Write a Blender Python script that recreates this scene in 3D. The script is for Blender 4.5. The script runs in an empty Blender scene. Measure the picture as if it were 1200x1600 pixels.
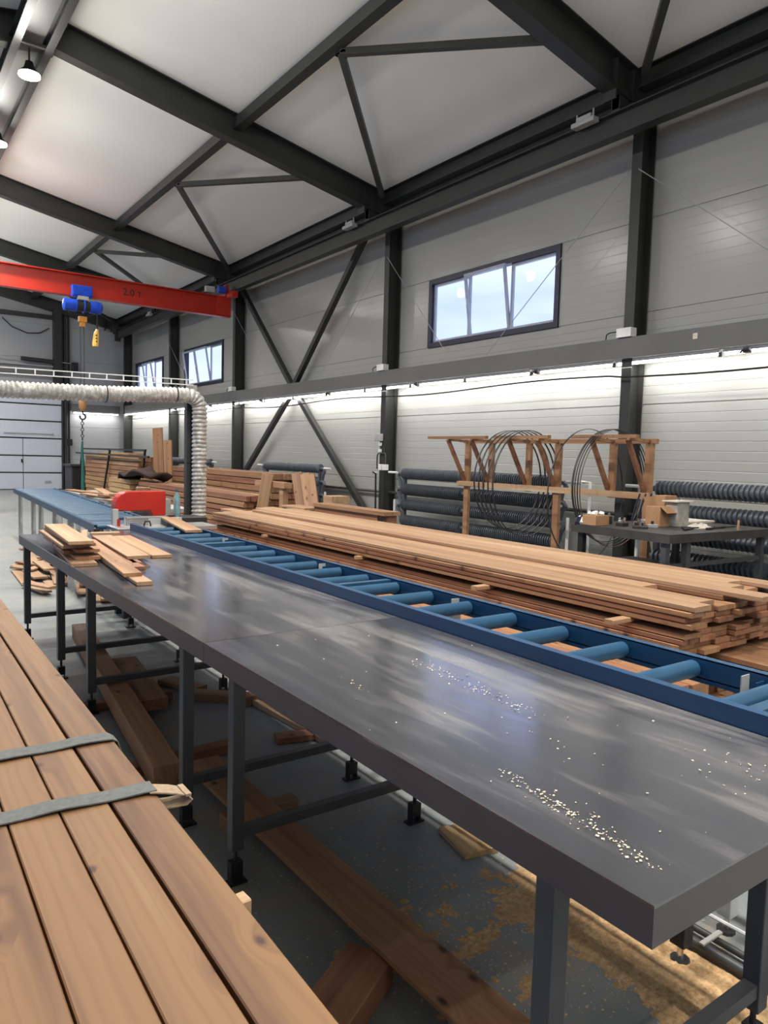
import bpy, bmesh, math, random
from mathutils import Vector, Matrix
random.seed(7)
C = bpy.context.scene.collection
R = math.radians
sc = bpy.context.scene

# ---------------------------------------------------------------- camera, world, exposure
cam = bpy.data.cameras.new('camera'); co = bpy.data.objects.new('camera', cam); C.objects.link(co)
yaw, pit, rol, FPX = 6.22586981e-01, -7.66826199e-02, 2.66524284e-02, 1139.9
fw = Vector((math.sin(yaw)*math.cos(pit), math.cos(yaw)*math.cos(pit), math.sin(pit)))
rt = Vector((math.cos(yaw), -math.sin(yaw), 0)); up = rt.cross(fw)
r2 = rt*math.cos(rol) + up*math.sin(rol); u2 = -rt*math.sin(rol) + up*math.cos(rol)
m = Matrix((r2, u2, -fw)).transposed().to_4x4(); m.translation = Vector((0, 0, 1.55))
co.matrix_world = m
cam.sensor_fit = 'VERTICAL'; cam.sensor_height = 36.0; cam.lens = FPX/1600*36.0
cam.clip_start = 0.05; cam.clip_end = 400
sc.camera = co

W = bpy.data.worlds.new('sky'); sc.world = W; W.use_nodes = True
wn = W.node_tree.nodes; wl = W.node_tree.links; wn.clear()
wo = wn.new('ShaderNodeOutputWorld'); bg = wn.new('ShaderNodeBackground')
tc = wn.new('ShaderNodeTexCoord'); mp = wn.new('ShaderNodeMapping'); mp.inputs['Scale'].default_value = (1.2, 1.2, 5)
nz = wn.new('ShaderNodeTexNoise'); nz.inputs['Scale'].default_value = 2.2; nz.inputs['Detail'].default_value = 4
rp = wn.new('ShaderNodeValToRGB')
rp.color_ramp.elements[0].position = .3; rp.color_ramp.elements[0].color = (.43, .53, .97, 1)
rp.color_ramp.elements[1].position = .68; rp.color_ramp.elements[1].color = (.78, .86, 1, 1)
wl.new(tc.outputs['Generated'], mp.inputs['Vector']); wl.new(mp.outputs[0], nz.inputs['Vector'])
wl.new(nz.outputs['Fac'], rp.inputs['Fac']); wl.new(rp.outputs['Color'], bg.inputs['Color'])
bg.inputs['Strength'].default_value = 1.22; wl.new(bg.outputs[0], wo.inputs['Surface'])

sc.view_settings.view_transform = 'Standard'; sc.view_settings.look = 'None'
sc.view_settings.gamma = 1; sc.view_settings.use_curve_mapping = False
sc.view_settings.exposure = 0.36
sc.cycles.use_denoising = True
sc.cycles.max_bounces = 6; sc.cycles.diffuse_bounces = 4; sc.cycles.glossy_bounces = 3
sc.cycles.caustics_reflective = False; sc.cycles.caustics_refractive = False
sc.cycles.sample_clamp_indirect = 6

LAMP_W = 120.0
GLOBE_W = 56.0   # sideways and upward share of the same lamps     # each round lamp under the ridge
TUBE_W = 8.6     # each tube under the wall duct
PORTALS = True

# ---------------------------------------------------------------- materials
MATS = {}
def newmat(name):
    mt = bpy.data.materials.new(name); mt.use_nodes = True
    nt = mt.node_tree; b = nt.nodes['Principled BSDF']; MATS[name] = mt
    return mt, nt, b
def coords(nt, kind='Object', scale=(1, 1, 1), rnd=0.0):
    t = nt.nodes.new('ShaderNodeTexCoord'); mpn = nt.nodes.new('ShaderNodeMapping')
    mpn.inputs['Scale'].default_value = scale
    src = t.outputs[kind]
    if rnd:
        oi = nt.nodes.new('ShaderNodeObjectInfo'); ml = nt.nodes.new('ShaderNodeVectorMath'); ml.operation = 'SCALE'
        cx = nt.nodes.new('ShaderNodeCombineXYZ')
        for k, f in enumerate((1.0, 3.7, 2.3)):
            mu = nt.nodes.new('ShaderNodeMath'); mu.operation = 'MULTIPLY'; mu.inputs[1].default_value = f*rnd
            nt.links.new(oi.outputs['Random'], mu.inputs[0]); nt.links.new(mu.outputs[0], cx.inputs[k])
        ad = nt.nodes.new('ShaderNodeVectorMath'); ad.operation = 'ADD'
        nt.links.new(src, ad.inputs[0]); nt.links.new(cx.outputs[0], ad.inputs[1]); src = ad.outputs[0]
    nt.links.new(src, mpn.inputs['Vector'])
    return mpn.outputs[0]
def noise(nt, vec, scale, detail=4, rough=.55, dist=0):
    n = nt.nodes.new('ShaderNodeTexNoise'); n.inputs['Scale'].default_value = scale
    n.inputs['Detail'].default_value = detail; n.inputs['Roughness'].default_value = rough
    n.inputs['Distortion'].default_value = dist; nt.links.new(vec, n.inputs['Vector']); return n.outputs['Fac']
def ramp(nt, fac, stops):
    r = nt.nodes.new('ShaderNodeValToRGB'); e = r.color_ramp.elements
    while len(e) < len(stops): e.new(.5)
    for k, (p, c) in enumerate(stops):
        e[k].position = p; e[k].color = tuple(c)+(1,) if len(c) == 3 else c
    nt.links.new(fac, r.inputs['Fac']); return r.outputs['Color']
def mix(nt, a, b, fac, mode='MIX'):
    x = nt.nodes.new('ShaderNodeMix'); x.data_type = 'RGBA'; x.blend_type = mode
    for k, v in ((6, a), (7, b)):
        if isinstance(v, tuple): x.inputs[k].default_value = v if len(v) == 4 else v+(1,)
        else: nt.links.new(v, x.inputs[k])
    if isinstance(fac, (int, float)): x.inputs[0].default_value = fac
    else: nt.links.new(fac, x.inputs[0])
    return x.outputs[2]
def bump(nt, b, h, strength=.2, dist=.01):
    bn = nt.nodes.new('ShaderNodeBump'); bn.inputs['Strength'].default_value = strength
    bn.inputs['Distance'].default_value = dist; nt.links.new(h, bn.inputs['Height']); nt.links.new(bn.outputs[0], b.inputs['Normal'])
def mathn(nt, op, a, b=None):
    n = nt.nodes.new('ShaderNodeMath'); n.operation = op
    for k, v in enumerate((a, b)):
        if v is None: continue
        if isinstance(v, (int, float)): n.inputs[k].default_value = v
        else: nt.links.new(v, n.inputs[k])
    return n.outputs[0]
def plain(name, col, rough=.5, metal=0.0, var=.12, scale=6.0, bmp=0.0, **kw):
    mt, nt, b = newmat(name)
    v = coords(nt, 'Object', (1, 1, 1), 1.0)
    f = noise(nt, v, scale, 4)
    dk = tuple(c*(1-var) for c in col); lt = tuple(min(1, c*(1+var)) for c in col)
    nt.links.new(ramp(nt, f, [(.3, dk), (.7, lt)]), b.inputs['Base Color'])
    b.inputs['Roughness'].default_value = rough; b.inputs['Metallic'].default_value = metal
    if bmp: bump(nt, b, noise(nt, v, scale*8, 3), bmp, .004)
    for k, val in kw.items(): b.inputs[k].default_value = val
    return mt
plain('steel_frame', (.023, .024, .022), .48, 0, .18, 3)
plain('steel_brace', (.045, .045, .040), .5, 0, .15, 3)
plain('duct_grey', (.115, .117, .113), .5, .0, .10, 1.5)
plain('wall_panel', (.355, .355, .33), .22, 0, .025, .8)
plain('wall_panel_end', (.38, .39, .40), .24, 0, .025, .8)
plain('ceiling_panel', (.88, .88, .83), .5, 0, .05, .35)
plain('gate_panel', (.56, .59, .68), .42, 0, .03, 1)
plain('black', (.012, .012, .013), .45)
plain('rubber', (.02, .02, .02), .7)
plain('window_blue', (.010, .012, .035), .4)
plain('window_white', (.38, .41, .50), .35)
plain('white_plastic', (.75, .75, .73), .35)
plain('white_pipe', (.70, .70, .69), .35)
plain('grey_box', (.35, .35, .34), .5)
plain('crane_red', (.42, .022, .009), .38, 0, .10, 1.2)
plain('saw_red', (.50, .022, .012), .38, 0, .08, 5)
plain('hoist_blue', (.010, .060, .48), .3, 0, .15, 9)
plain('hoist_orange', (.55, .22, .03), .5)
plain('pendant_yellow', (.85, .52, .10), .45)
plain('hook_brown', (.35, .19, .07), .5)
plain('conveyor_blue', (.005, .048, .120), .38, 0, .10, 5)
plain('roller_blue', (.018, .070, .138), .42, 0, .14, 10)
plain('zinc', (.52, .53, .52), .42, .35, .10, 14)
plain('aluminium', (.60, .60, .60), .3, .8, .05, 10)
plain('chrome', (.6, .6, .6), .2, 1)
plain('fin_metal', (.095, .105, .125), .42, .3, .15, 8)
plain('leg_grey', (.062, .065, .069), .42, .15, .14, 8)
plain('apron_grey', (.082, .076, .076), .45, .1, .10, 4)
plain('dark_table', (.045, .040, .037), .55, .1, .3, 7)
plain('sling_grey', (.12, .127, .12), .85, 0, .18, 60, .5)
plain('sling_cream', (.34, .25, .165), .85, 0, .18, 60, .5)
plain('sling_green', (.015, .10, .09), .8)
plain('cardboard', (.36, .20, .10), .8, 0, .12, 10)
plain('paper', (.62, .56, .48), .8, 0, .2, 14)
plain('concrete_block', (.32, .30, .27), .85, 0, .3, 12, .3)
plain('hoop_black', (.018, .018, .018), .5)
plain('hoop_rust', (.10, .055, .035), .5)
plain('dark_cloth', (.035, .016, .013), .9)
plain('chip', (.55, .40, .25), .8, 0, .25, 40)
plain('chip_pale', (.60, .52, .39), .7, 0, .2, 40)

def emis(name, col, s):
    mt, nt, b = newmat(name); b.inputs['Base Color'].default_value = col+(1,)
    b.inputs['Emission Color'].default_value = col+(1,); b.inputs['Emission Strength'].default_value = s
emis('lamp_glow', (1, .97, .90), 14); emis('tube_glow', (1, .985, .96), 9)

def wood(name, base, dark, knot=.0, freq=1.0, sat=1.0):
    mt, nt, b = newmat(name)
    v = coords(nt, 'Object', (1, 1, 1), 9.0)
    def mp_(s):
        mpn = nt.nodes.new('ShaderNodeMapping'); mpn.inputs['Scale'].default_value = s
        nt.links.new(v, mpn.inputs['Vector']); return mpn.outputs[0]
    if knot:
        vo = nt.nodes.new('ShaderNodeTexVoronoi'); vo.inputs['Scale'].default_value = 1.0; vo.voronoi_dimensions = '2D'
        nt.links.new(mp_((8, 4.6, .02)), vo.inputs['Vector'])
        sepc = nt.nodes.new('ShaderNodeSeparateColor'); nt.links.new(vo.outputs['Color'], sepc.inputs[0])
        gate = mathn(nt, 'GREATER_THAN', sepc.outputs[0], .70)
        halo = mathn(nt, 'MULTIPLY', ramp(nt, vo.outputs['Distance'], [(.0, (1, 1, 1)), (.40, (0, 0, 0))]), gate)
        sx = nt.nodes.new('ShaderNodeCombineXYZ'); nt.links.new(mathn(nt, 'MULTIPLY', halo, .05), sx.inputs[0])
        av = nt.nodes.new('ShaderNodeVectorMath'); av.operation = 'ADD'; nt.links.new(v, av.inputs[0]); nt.links.new(sx.outputs[0], av.inputs[1]); v = av.outputs[0]
    broad = noise(nt, mp_((13*freq, .45, 9*freq)), 1.0, 3, .5, .3)
    grain = noise(nt, mp_((70*freq, 1.6, 70*freq)), 1.0, 5, .65, .6)
    # annual figure: warped rings
    wv = nt.nodes.new('ShaderNodeTexWave'); wv.wave_type = 'BANDS'; wv.bands_direction = 'X'
    wv.inputs['Scale'].default_value = 5.0; wv.inputs['Distortion'].default_value = 9; wv.inputs['Detail'].default_value = 3
    wv.inputs['Detail Scale'].default_value = .9
    nt.links.new(mp_((2.2*freq, .28, 2.2*freq)), wv.inputs['Vector'])
    c1 = ramp(nt, broad, [(.30, dark), (.50, base), (.62, tuple(min(1, x*1.1) for x in base)), (.72, tuple(min(1, x*y_) for x, y_ in zip(base, (1.22, 1.42, 1.6))))])
    c2 = mix(nt, c1, tuple(x*y for x, y in zip(dark, (.86, .74, .62))), mathn(nt, 'MULTIPLY', mathn(nt, 'POWER', wv.outputs['Fac'], 3.0), .20))
    c3 = mix(nt, c2, (.20, .09, .04), mathn(nt, 'MULTIPLY', mathn(nt, 'GREATER_THAN', grain, .60), .13))
    oi = nt.nodes.new('ShaderNodeObjectInfo')
    tint = ramp(nt, oi.outputs['Random'], [(0, (.80, .74, .70)), (.35, (1.0, .97, .95)), (.7, (.93, .84, .76)), (1, (1.12, 1.12, 1.08))])
    c4 = mix(nt, c3, tint, 1.0, 'MULTIPLY')
    if knot:
        kf = mathn(nt, 'MULTIPLY', ramp(nt, vo.outputs['Distance'], [(.0, (1, 1, 1)), (.045, (.9, .9, .9)), (.075, (.45, .45, .45)), (.12, (0, 0, 0))]), gate)
        c4 = mix(nt, c4, (.16, .065, .026), mathn(nt, 'MULTIPLY', mathn(nt, 'POWER', halo, 3.0), .55))
        c4 = mix(nt, c4, (.035, .012, .006), kf)
    nt.links.new(c4, b.inputs['Base Color']); b.inputs['Roughness'].default_value = .62
    bump(nt, b, grain, .12, .002)
    return mt
wood('wood_front', (.182, .096, .038), (.088, .037, .014), .055)
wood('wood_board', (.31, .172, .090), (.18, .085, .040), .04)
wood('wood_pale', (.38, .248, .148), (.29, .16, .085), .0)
wood('wood_red', (.27, .125, .068), (.15, .058, .030), .04)
wood('wood_old', (.30, .19, .11), (.18, .105, .06), .0)
wood('wood_yellow', (.40, .265, .13), (.29, .165, .075), .0)

# scratched steel table top
mt, nt, b = newmat('table_steel')
v = coords(nt, 'Object'); 
def mpv(nt, v, s, rot=0):
    mpn = nt.nodes.new('ShaderNodeMapping'); mpn.inputs['Scale'].default_value = s; mpn.inputs['Rotation'].default_value = (0, 0, rot)
    nt.links.new(v, mpn.inputs['Vector']); return mpn.outputs[0]
smear = noise(nt, mpv(nt, v, (9, 1.1, 1), .12), 1.0, 5, .6, .6)
smear2 = noise(nt, mpv(nt, v, (2.2, .8, 1)), 1.0, 4, .6)
scr = noise(nt, mpv(nt, v, (90, 2.0, 1), -.25), 1.0, 3, .7)
dust = mathn(nt, 'MULTIPLY', smear, smear2)
c = ramp(nt, smear2, [(.3, (.21, .217, .25)), (.7, (.285, .285, .305))])
c = mix(nt, c, (.34, .315, .28), ramp(nt, dust, [(.22, (0, 0, 0)), (.42, (.7, .7, .7))]))
c = mix(nt, c, (.62, .59, .54), ramp(nt, scr, [(.66, (0, 0, 0)), (.72, (.25, .25, .25))]))
dm = ramp(nt, dust, [(.24, (0, 0, 0)), (.46, (1, 1, 1))])
dm2 = mathn(nt, 'MULTIPLY', dm, .55)
nt.links.new(mathn(nt, 'SUBTRACT', .8, dm2), b.inputs['Metallic'])
nt.links.new(c, b.inputs['Base Color'])
rr = ramp(nt, smear, [(.3, (.12, .12, .12)), (.7, (.25, .25, .25))]); nt.links.new(rr, b.inputs['Roughness'])
b.inputs['Specular IOR Level'].default_value = .9
bump(nt, b, smear2, .03, .02)

# painted concrete floor with dust
mt, nt, b = newmat('floor_paint')
v = coords(nt, 'Object')
n1 = noise(nt, v, 1.1, 5, .6); n2 = noise(nt, v, 9, 6, .7); n3 = noise(nt, v, 90, 3, .7)
c = ramp(nt, n1, [(.3, (.165, .184, .188)), (.7, (.235, .25, .245))])
c = mix(nt, c, (.33, .25, .17), ramp(nt, mathn(nt, 'MULTIPLY', n1, n2), [(.27, (0, 0, 0)), (.40, (.6, .6, .6))]))
c = mix(nt, c, (.50, .40, .28), ramp(nt, n3, [(.66, (0, 0, 0)), (.72, (.5, .5, .5))]))
c = mix(nt, c, (.09, .09, .09), ramp(nt, n2, [(.25, (.5, .5, .5)), (.36, (0, 0, 0))]))
nt.links.new(c, b.inputs['Base Color'])
nt.links.new(ramp(nt, n2, [(.3, (.30, .30, .30)), (.7, (.55, .55, .55))]), b.inputs['Roughness'])
bump(nt, b, n2, .06, .01)

mt, nt, b = newmat('sawdust')
v = coords(nt, 'Object'); n2 = noise(nt, v, 60, 5, .75); n1 = noise(nt, v, 5, 3)
c = ramp(nt, n2, [(.3, (.26, .14, .060)), (.5, (.50, .31, .145)), (.72, (.68, .49, .28))])
c = mix(nt, c, (.30, .20, .12), ramp(nt, n1, [(.3, (.6, .6, .6)), (.55, (0, 0, 0))]))
nt.links.new(c, b.inputs['Base Color']); b.inputs['Roughness'].default_value = .9
bump(nt, b, n2, .6, .006)

mt, nt, b = newmat('duct_film')
v = coords(nt, 'Object'); n1 = noise(nt, v, 14, 5, .7, 1.0)
nt.links.new(ramp(nt, n1, [(.3, (.24, .235, .215)), (.52, (.44, .43, .40)), (.68, (.82, .82, .78))]), b.inputs['Base Color'])
b.inputs['Roughness'].default_value = .28; b.inputs['Transmission Weight'].default_value = .15
bump(nt, b, n1, .5, .01)

mt, nt, b = newmat('glass')
nt.nodes.remove(b); o = nt.nodes['Material Output']
tr = nt.nodes.new('ShaderNodeBsdfTransparent'); gl = nt.nodes.new('ShaderNodeBsdfGlossy'); gl.inputs['Roughness'].default_value = .02
tr.inputs['Color'].default_value = (.93, .96, 1, 1)
ms = nt.nodes.new('ShaderNodeMixShader'); ms.inputs[0].default_value = .012
nt.links.new(tr.outputs[0], ms.inputs[1]); nt.links.new(gl.outputs[0], ms.inputs[2]); nt.links.new(ms.outputs[0], o.inputs[0])
mt, nt, b = newmat('bottle_plastic')
b.inputs['Base Color'].default_value = (.45, .75, .80, 1); b.inputs['Roughness'].default_value = .08
b.inputs['Transmission Weight'].default_value = .7; b.inputs['IOR'].default_value = 1.3

# ---------------------------------------------------------------- mesh helpers
ORD = ['first', 'second', 'third', 'fourth', 'fifth', 'sixth', 'seventh', 'eighth', 'ninth', 'tenth', 'eleventh', 'twelfth', 'thirteenth', 'fourteenth', 'fifteenth', 'sixteenth']
class MB:
    def __init__(s): s.v = []; s.f = []; s.sm = False
    def add(s, vs, fs):
        n = len(s.v); s.v += [tuple(p) for p in vs]; s.f += [tuple(i+n for i in f) for f in fs]; return s
    def box(s, x0, x1, y0, y1, z0, z1):
        vs = [(x, y, z) for z in (z0, z1) for y in (y0, y1) for x in (x0, x1)]
        return s.add(vs, [(0, 2, 3, 1), (4, 5, 7, 6), (0, 1, 5, 4), (2, 6, 7, 3), (0, 4, 6, 2), (1, 3, 7, 5)])
    def prism(s, prof, p0, p1, up=(0, 0, 1)):
        """profile (a,b) list: a along side axis, b along up; swept from p0 to p1"""
        p0 = Vector(p0); p1 = Vector(p1); d = (p1-p0).normalized(); upv = Vector(up)
        side = d.cross(upv)
        if side.length < 1e-4: side = d.cross(Vector((0, 1, 0)))
        side.normalize(); u = side.cross(d).normalized(); n = len(prof)
        vs = [p0+side*a+u*b_ for a, b_ in prof]+[p1+side*a+u*b_ for a, b_ in prof]
        fs = [(i, (i+1) % n, (i+1) % n+n, i+n) for i in range(n)]+[tuple(range(n-1, -1, -1)), tuple(range(n, 2*n))]
        return s.add(vs, fs)
    def beam(s, p0, p1, w, h, up=(0, 0, 1)):
        return s.prism([(-w/2, -h/2), (w/2, -h/2), (w/2, h/2), (-w/2, h/2)], p0, p1, up)
    def ibeam(s, p0, p1, w, h, t=.012, tw=.008, up=(0, 0, 1)):
        a, b_ = w/2, h/2; c = tw/2; e = b_-t
        return s.prism([(-a, -b_), (a, -b_), (a, -e), (c, -e), (c, e), (a, e), (a, b_), (-a, b_), (-a, e), (-c, e), (-c, -e), (-a, -e)], p0, p1, up)
    def plank(s, p0, p1, w, h, ch=.004, up=(0, 0, 1)):
        a, b_ = w/2, h/2
        return s.prism([(-a, -b_+ch), (-a+ch, -b_), (a-ch, -b_), (a, -b_+ch), (a, b_-ch), (a-ch, b_), (-a+ch, b_), (-a, b_-ch)], p0, p1, up)
    def tube(s, pts, r, n=8, closed=False, caps=True):
        pts = [Vector(p) for p in pts]; N = len(pts); rings = []; prev = None
        rs = r if isinstance(r, (list, tuple)) else [r]*N
        for i, p in enumerate(pts):
            if closed: d = pts[(i+1) % N]-pts[i-1]
            else: d = pts[min(i+1, N-1)]-pts[max(i-1, 0)]
            d.normalize()
            if prev is None:
                a = d.cross(Vector((0, 0, 1)))
                if a.length < .05: a = d.cross(Vector((0, 1, 0)))
            else: a = prev-d*prev.dot(d)
            a.normalize(); prev = a; b_ = d.cross(a)
            rings.append([p+(a*math.cos(2*math.pi*k/n)+b_*math.sin(2*math.pi*k/n))*rs[i] for k in range(n)])
        vs = [q for rg in rings for q in rg]; fs = []
        for i in range(N if closed else N-1):
            j = (i+1) % N
            for k in range(n):
                l = (k+1) % n; fs.append((i*n+k, i*n+l, j*n+l, j*n+k))
        if not closed and caps: fs += [tuple(range(n-1, -1, -1)), tuple((N-1)*n+k for k in range(n))]
        return s.add(vs, fs)
    def cyl(s, p0, p1, r, n=16): return s.tube([p0, p1], r, n)
    def build(s, name, mat, parent=None, bev=0, smooth=False, origin=None):
        me = bpy.data.meshes.new(name)
        o3 = Vector(origin) if origin is not None else Vector((0, 0, 0))
        if parent is not None and origin is None: o3 = Vector(parent['_o']) if '_o' in parent else Vector((0, 0, 0))
        me.from_pydata([tuple(Vector(p)-o3) for p in s.v], [], s.f); me.update()
        bm = bmesh.new(); bm.from_mesh(me); bmesh.ops.recalc_face_normals(bm, faces=bm.faces); bm.to_mesh(me); bm.free()
        me.materials.append(MATS[mat])
        o = bpy.data.objects.new(name, me); C.objects.link(o)
        if parent is not None:
            o.parent = parent; o['_o'] = tuple(o3)
        else:
            o.location = o3; o['_o'] = tuple(o3)
        if smooth:
            for p in me.polygons: p.use_smooth = True
            me.set_sharp_from_angle(angle=R(smooth if smooth is not True else 40))
        if bev:
            bm_ = o.modifiers.new('b', 'BEVEL'); bm_.width = bev; bm_.segments = 2; bm_.limit_method = 'ANGLE'
        return o
def tag(o, label=None, cat=None, group=None, kind=None):
    if label: o['label'] = label
    if cat: o['category'] = cat
    if group: o['group'] = group
    if kind: o['kind'] = kind
    return o
def thing(name, loc, label, cat, group=None, kind=None, rz=0):
    o = bpy.data.objects.new(name, None); C.objects.link(o); o.location = loc; o.rotation_euler = (0, 0, rz)
    o.empty_display_size = .1
    o['_o'] = tuple(loc) if not rz else (0, 0, 0)
    return tag(o, label, cat, group, kind)
def struct(name, mb, mat, **k):
    return tag(mb.build(name, mat, **k), kind='structure')
def link_copy(o, parent=None):
    c = o.copy(); C.objects.link(c); c.parent = parent
    for ch in list(o.children): link_copy(ch, c)
    return c
def arc(c, r, a0, a1, n, plane='XZ'):
    out = []
    for k in range(n+1):
        a = R(a0+(a1-a0)*k/n); x, y = r*math.cos(a), r*math.sin(a)
        out.append((c[0]+x, c[1], c[2]+y) if plane == 'XZ' else (c[0], c[1]+x, c[2]+y) if plane == 'YZ' else (c[0]+x, c[1]+y, c[2]))
    return out

# ---------------------------------------------------------------- room shell
XR, XL, YE, YB = 8.4, -3.8, 28.8, -9.0
RX, RZ, EZ = 2.3, 7.47, 6.30      # ridge x, ridge ceiling height, ceiling height at the walls
ROWS = [-.09+1.2*k for k in range(0, 7)]      # wall panel joints 1.2 m apart
WINS = [(7.42, 10.46), (19.66, 22.70), (24.70, 27.72), (-4.6, -1.56)]
FILL_WINS = [(-4.6, .1), (.9, 5.6), (6.4, 11.0), (11.9, 17.9), (18.8, 22.9), (23.7, 27.8)]  # unseen left-wall windows, made oversized to bring in extra daylight
COLS_Y = [5.98, 11.40, 18.30, 23.25, 28.25]

fl = MB().box(XL-.2, XR+.2, YB-.2, YE+.2, -.2, 0)
struct('floor', fl, 'floor_paint')

def panel_profile(z0, z1, pitch=.12, dep=.0035):
    """face outline: list of (depth, z); shallow horizontal ribs and a recessed joint"""
    pts = [(-.012, z0), (-.012, z0+.006), (0, z0+.012)]
    z = z0+.012
    n = max(1, round((z1-z0)/pitch))
    for k in range(1, n):
        zz = z0+(z1-z0)*k/n
        pts += [(0, zz-.006), (-dep, zz-.002), (-dep, zz+.002), (0, zz+.006)]
    pts += [(0, z1-.012), (-.012, z1-.006), (-.012, z1)]
    return pts
def wall_panel(parent, side, a0, a1, z0, z1, plane, mat):
    """side: 'x+','x-' (plane x const) or 'y' (plane y const); visible face towards the hall"""
    prof = panel_profile(z0, z1, dep=.0035 if z0 < 2.4 else .0008); g = .0015
    vs = []; fs = []
    for a in (a0+g, a1-g):
        for d, z in prof:
            if side == 'x+': vs.append((plane-d, a, z))
            elif side == 'x-': vs.append((plane+d, a, z))
            elif side == 'y+': vs.append((a, plane-d, z))
            else: vs.append((a, plane+d, z))
        for z in (prof[-1][1], prof[0][1]):
            if side == 'x+': vs.append((plane+.10, a, z))
            elif side == 'x-': vs.append((plane-.10, a, z))
            elif side == 'y+': vs.append((a, plane+.10, z))
            else: vs.append((a, plane-.10, z))
    n = len(prof)+2
    fs = [(i, (i+1) % n, (i+1) % n+n, i+n) for i in range(n)]+[tuple(range(n-1, -1, -1)), tuple(range(n, 2*n))]
    o = MB().add(vs, fs).build('wall_panel', mat, parent)
    return o
def wall_root(name, loc=(0, 0, 0)):
    o = bpy.data.objects.new(name, None); C.objects.link(o); o['kind'] = 'structure'; o['_o'] = (0, 0, 0); return o
wr = wall_root('wall_right'); wleft = wall_root('wall_left')
ZT = EZ+.06
bays = [YB, -5.0, .5]+COLS_Y[:-1]+[YE]
for i in range(len(bays)-1):
    y0, y1 = bays[i], bays[i+1]
    for k in range(6):
        z0 = max(0, ROWS[k]); z1 = ROWS[k+1] if k < 5 else ZT
        if k == 5: z0 = ROWS[5]
        w = [q for q in WINS if q[0] >= y0-.1 and q[1] <= y1+.6] if k == 3 else []
        if w:
            wall_panel(wr, 'x+', y0, w[0][0], z0, z1, XR, 'wall_panel'); 
            if y1-w[0][1] > .05: wall_panel(wr, 'x+', w[0][1], y1, z0, z1, XR, 'wall_panel')
        else: wall_panel(wr, 'x+', y0, y1, z0, z1, XR, 'wall_panel')
ys = [YB]+sum([[a, b_] for a, b_ in FILL_WINS], [])+[YE]
for k in range(6):
    z0 = max(0, ROWS[k]); z1 = ROWS[k+1] if k < 5 else ZT
    if k in (1, 2, 3):
        for j in range(0, len(ys), 2): wall_panel(wleft, 'x-', ys[j], ys[j+1], z0, z1, XL, 'wall_panel')
    else: wall_panel(wleft, 'x-', YB, YE, z0, z1, XL, 'wall_panel')
GX0, GX1, GZ = 1.9, 6.0, 3.55
we = wall_root('wall_back'); wf = wall_root('wall_front')
def topz(x): return RZ-(x-RX)*(RZ-EZ)/(XR-RX) if x > RX else RZ-(RX-x)*(RZ-EZ)/(XR-RX)
for k in range(6):
    z0 = max(0, ROWS[k]); z1 = ROWS[k+1]
    if z0 < GZ-.1:
        wall_panel(we, 'y+', XL, GX0, z0, z1, YE, 'wall_panel_end'); wall_panel(we, 'y+', GX1, XR, z0, z1, YE, 'wall_panel_end')
    else:
        wall_panel(we, 'y+', XL, GX1, z0, z1, YE, 'wall_panel_end'); wall_panel(we, 'y+', GX1, XR, z0, z1, YE, 'wall_panel_end')
    wall_panel(wf, 'y-', XL, XR, z0, z1, YB, 'wall_panel_end')
for par, y, dy in ((we, YE, .1), (wf, YB, -.1)):     # gable triangles
    g = MB(); a = [(XL, 7.0), (XR, 7.0), (XR, 7.12), (RX, RZ+.08), (XL, 7.12)]
    vs = [(x, y, z) for x, z in a]+[(x, y+dy, z) for x, z in a]
    g.add(vs, [tuple(range(5)), tuple(range(9, 4, -1))]+[(i, (i+1) % 5, (i+1) % 5+5, i+5) for i in range(5)])
    g.build('gable_panel', 'wall_panel_end', par)

# ceiling: two sloping faces of sandwich panels
ce = MB(); T = .12
sl = (RZ-EZ)/(XR-RX)
for xa, xb in ((RX, XR+.2), (RX, RX-(XR+.2-RX))):
    za, zb = RZ, RZ-abs(xb-xa)*sl
    vs = [(xa, YB-.2, za), (xb, YB-.2, zb), (xb, YE+.2, zb), (xa, YE+.2, za), (xa, YB-.2, za+T), (xb, YB-.2, zb+T), (xb, YE+.2, zb+T), (xa, YE+.2, za+T)]
    ce.add(vs, [(0, 1, 2, 3), (7, 6, 5, 4), (0, 4, 5, 1), (3, 2, 6, 7), (0, 3, 7, 4), (1, 5, 6, 2)])
struct('ceiling', ce, 'ceiling_panel')

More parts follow.
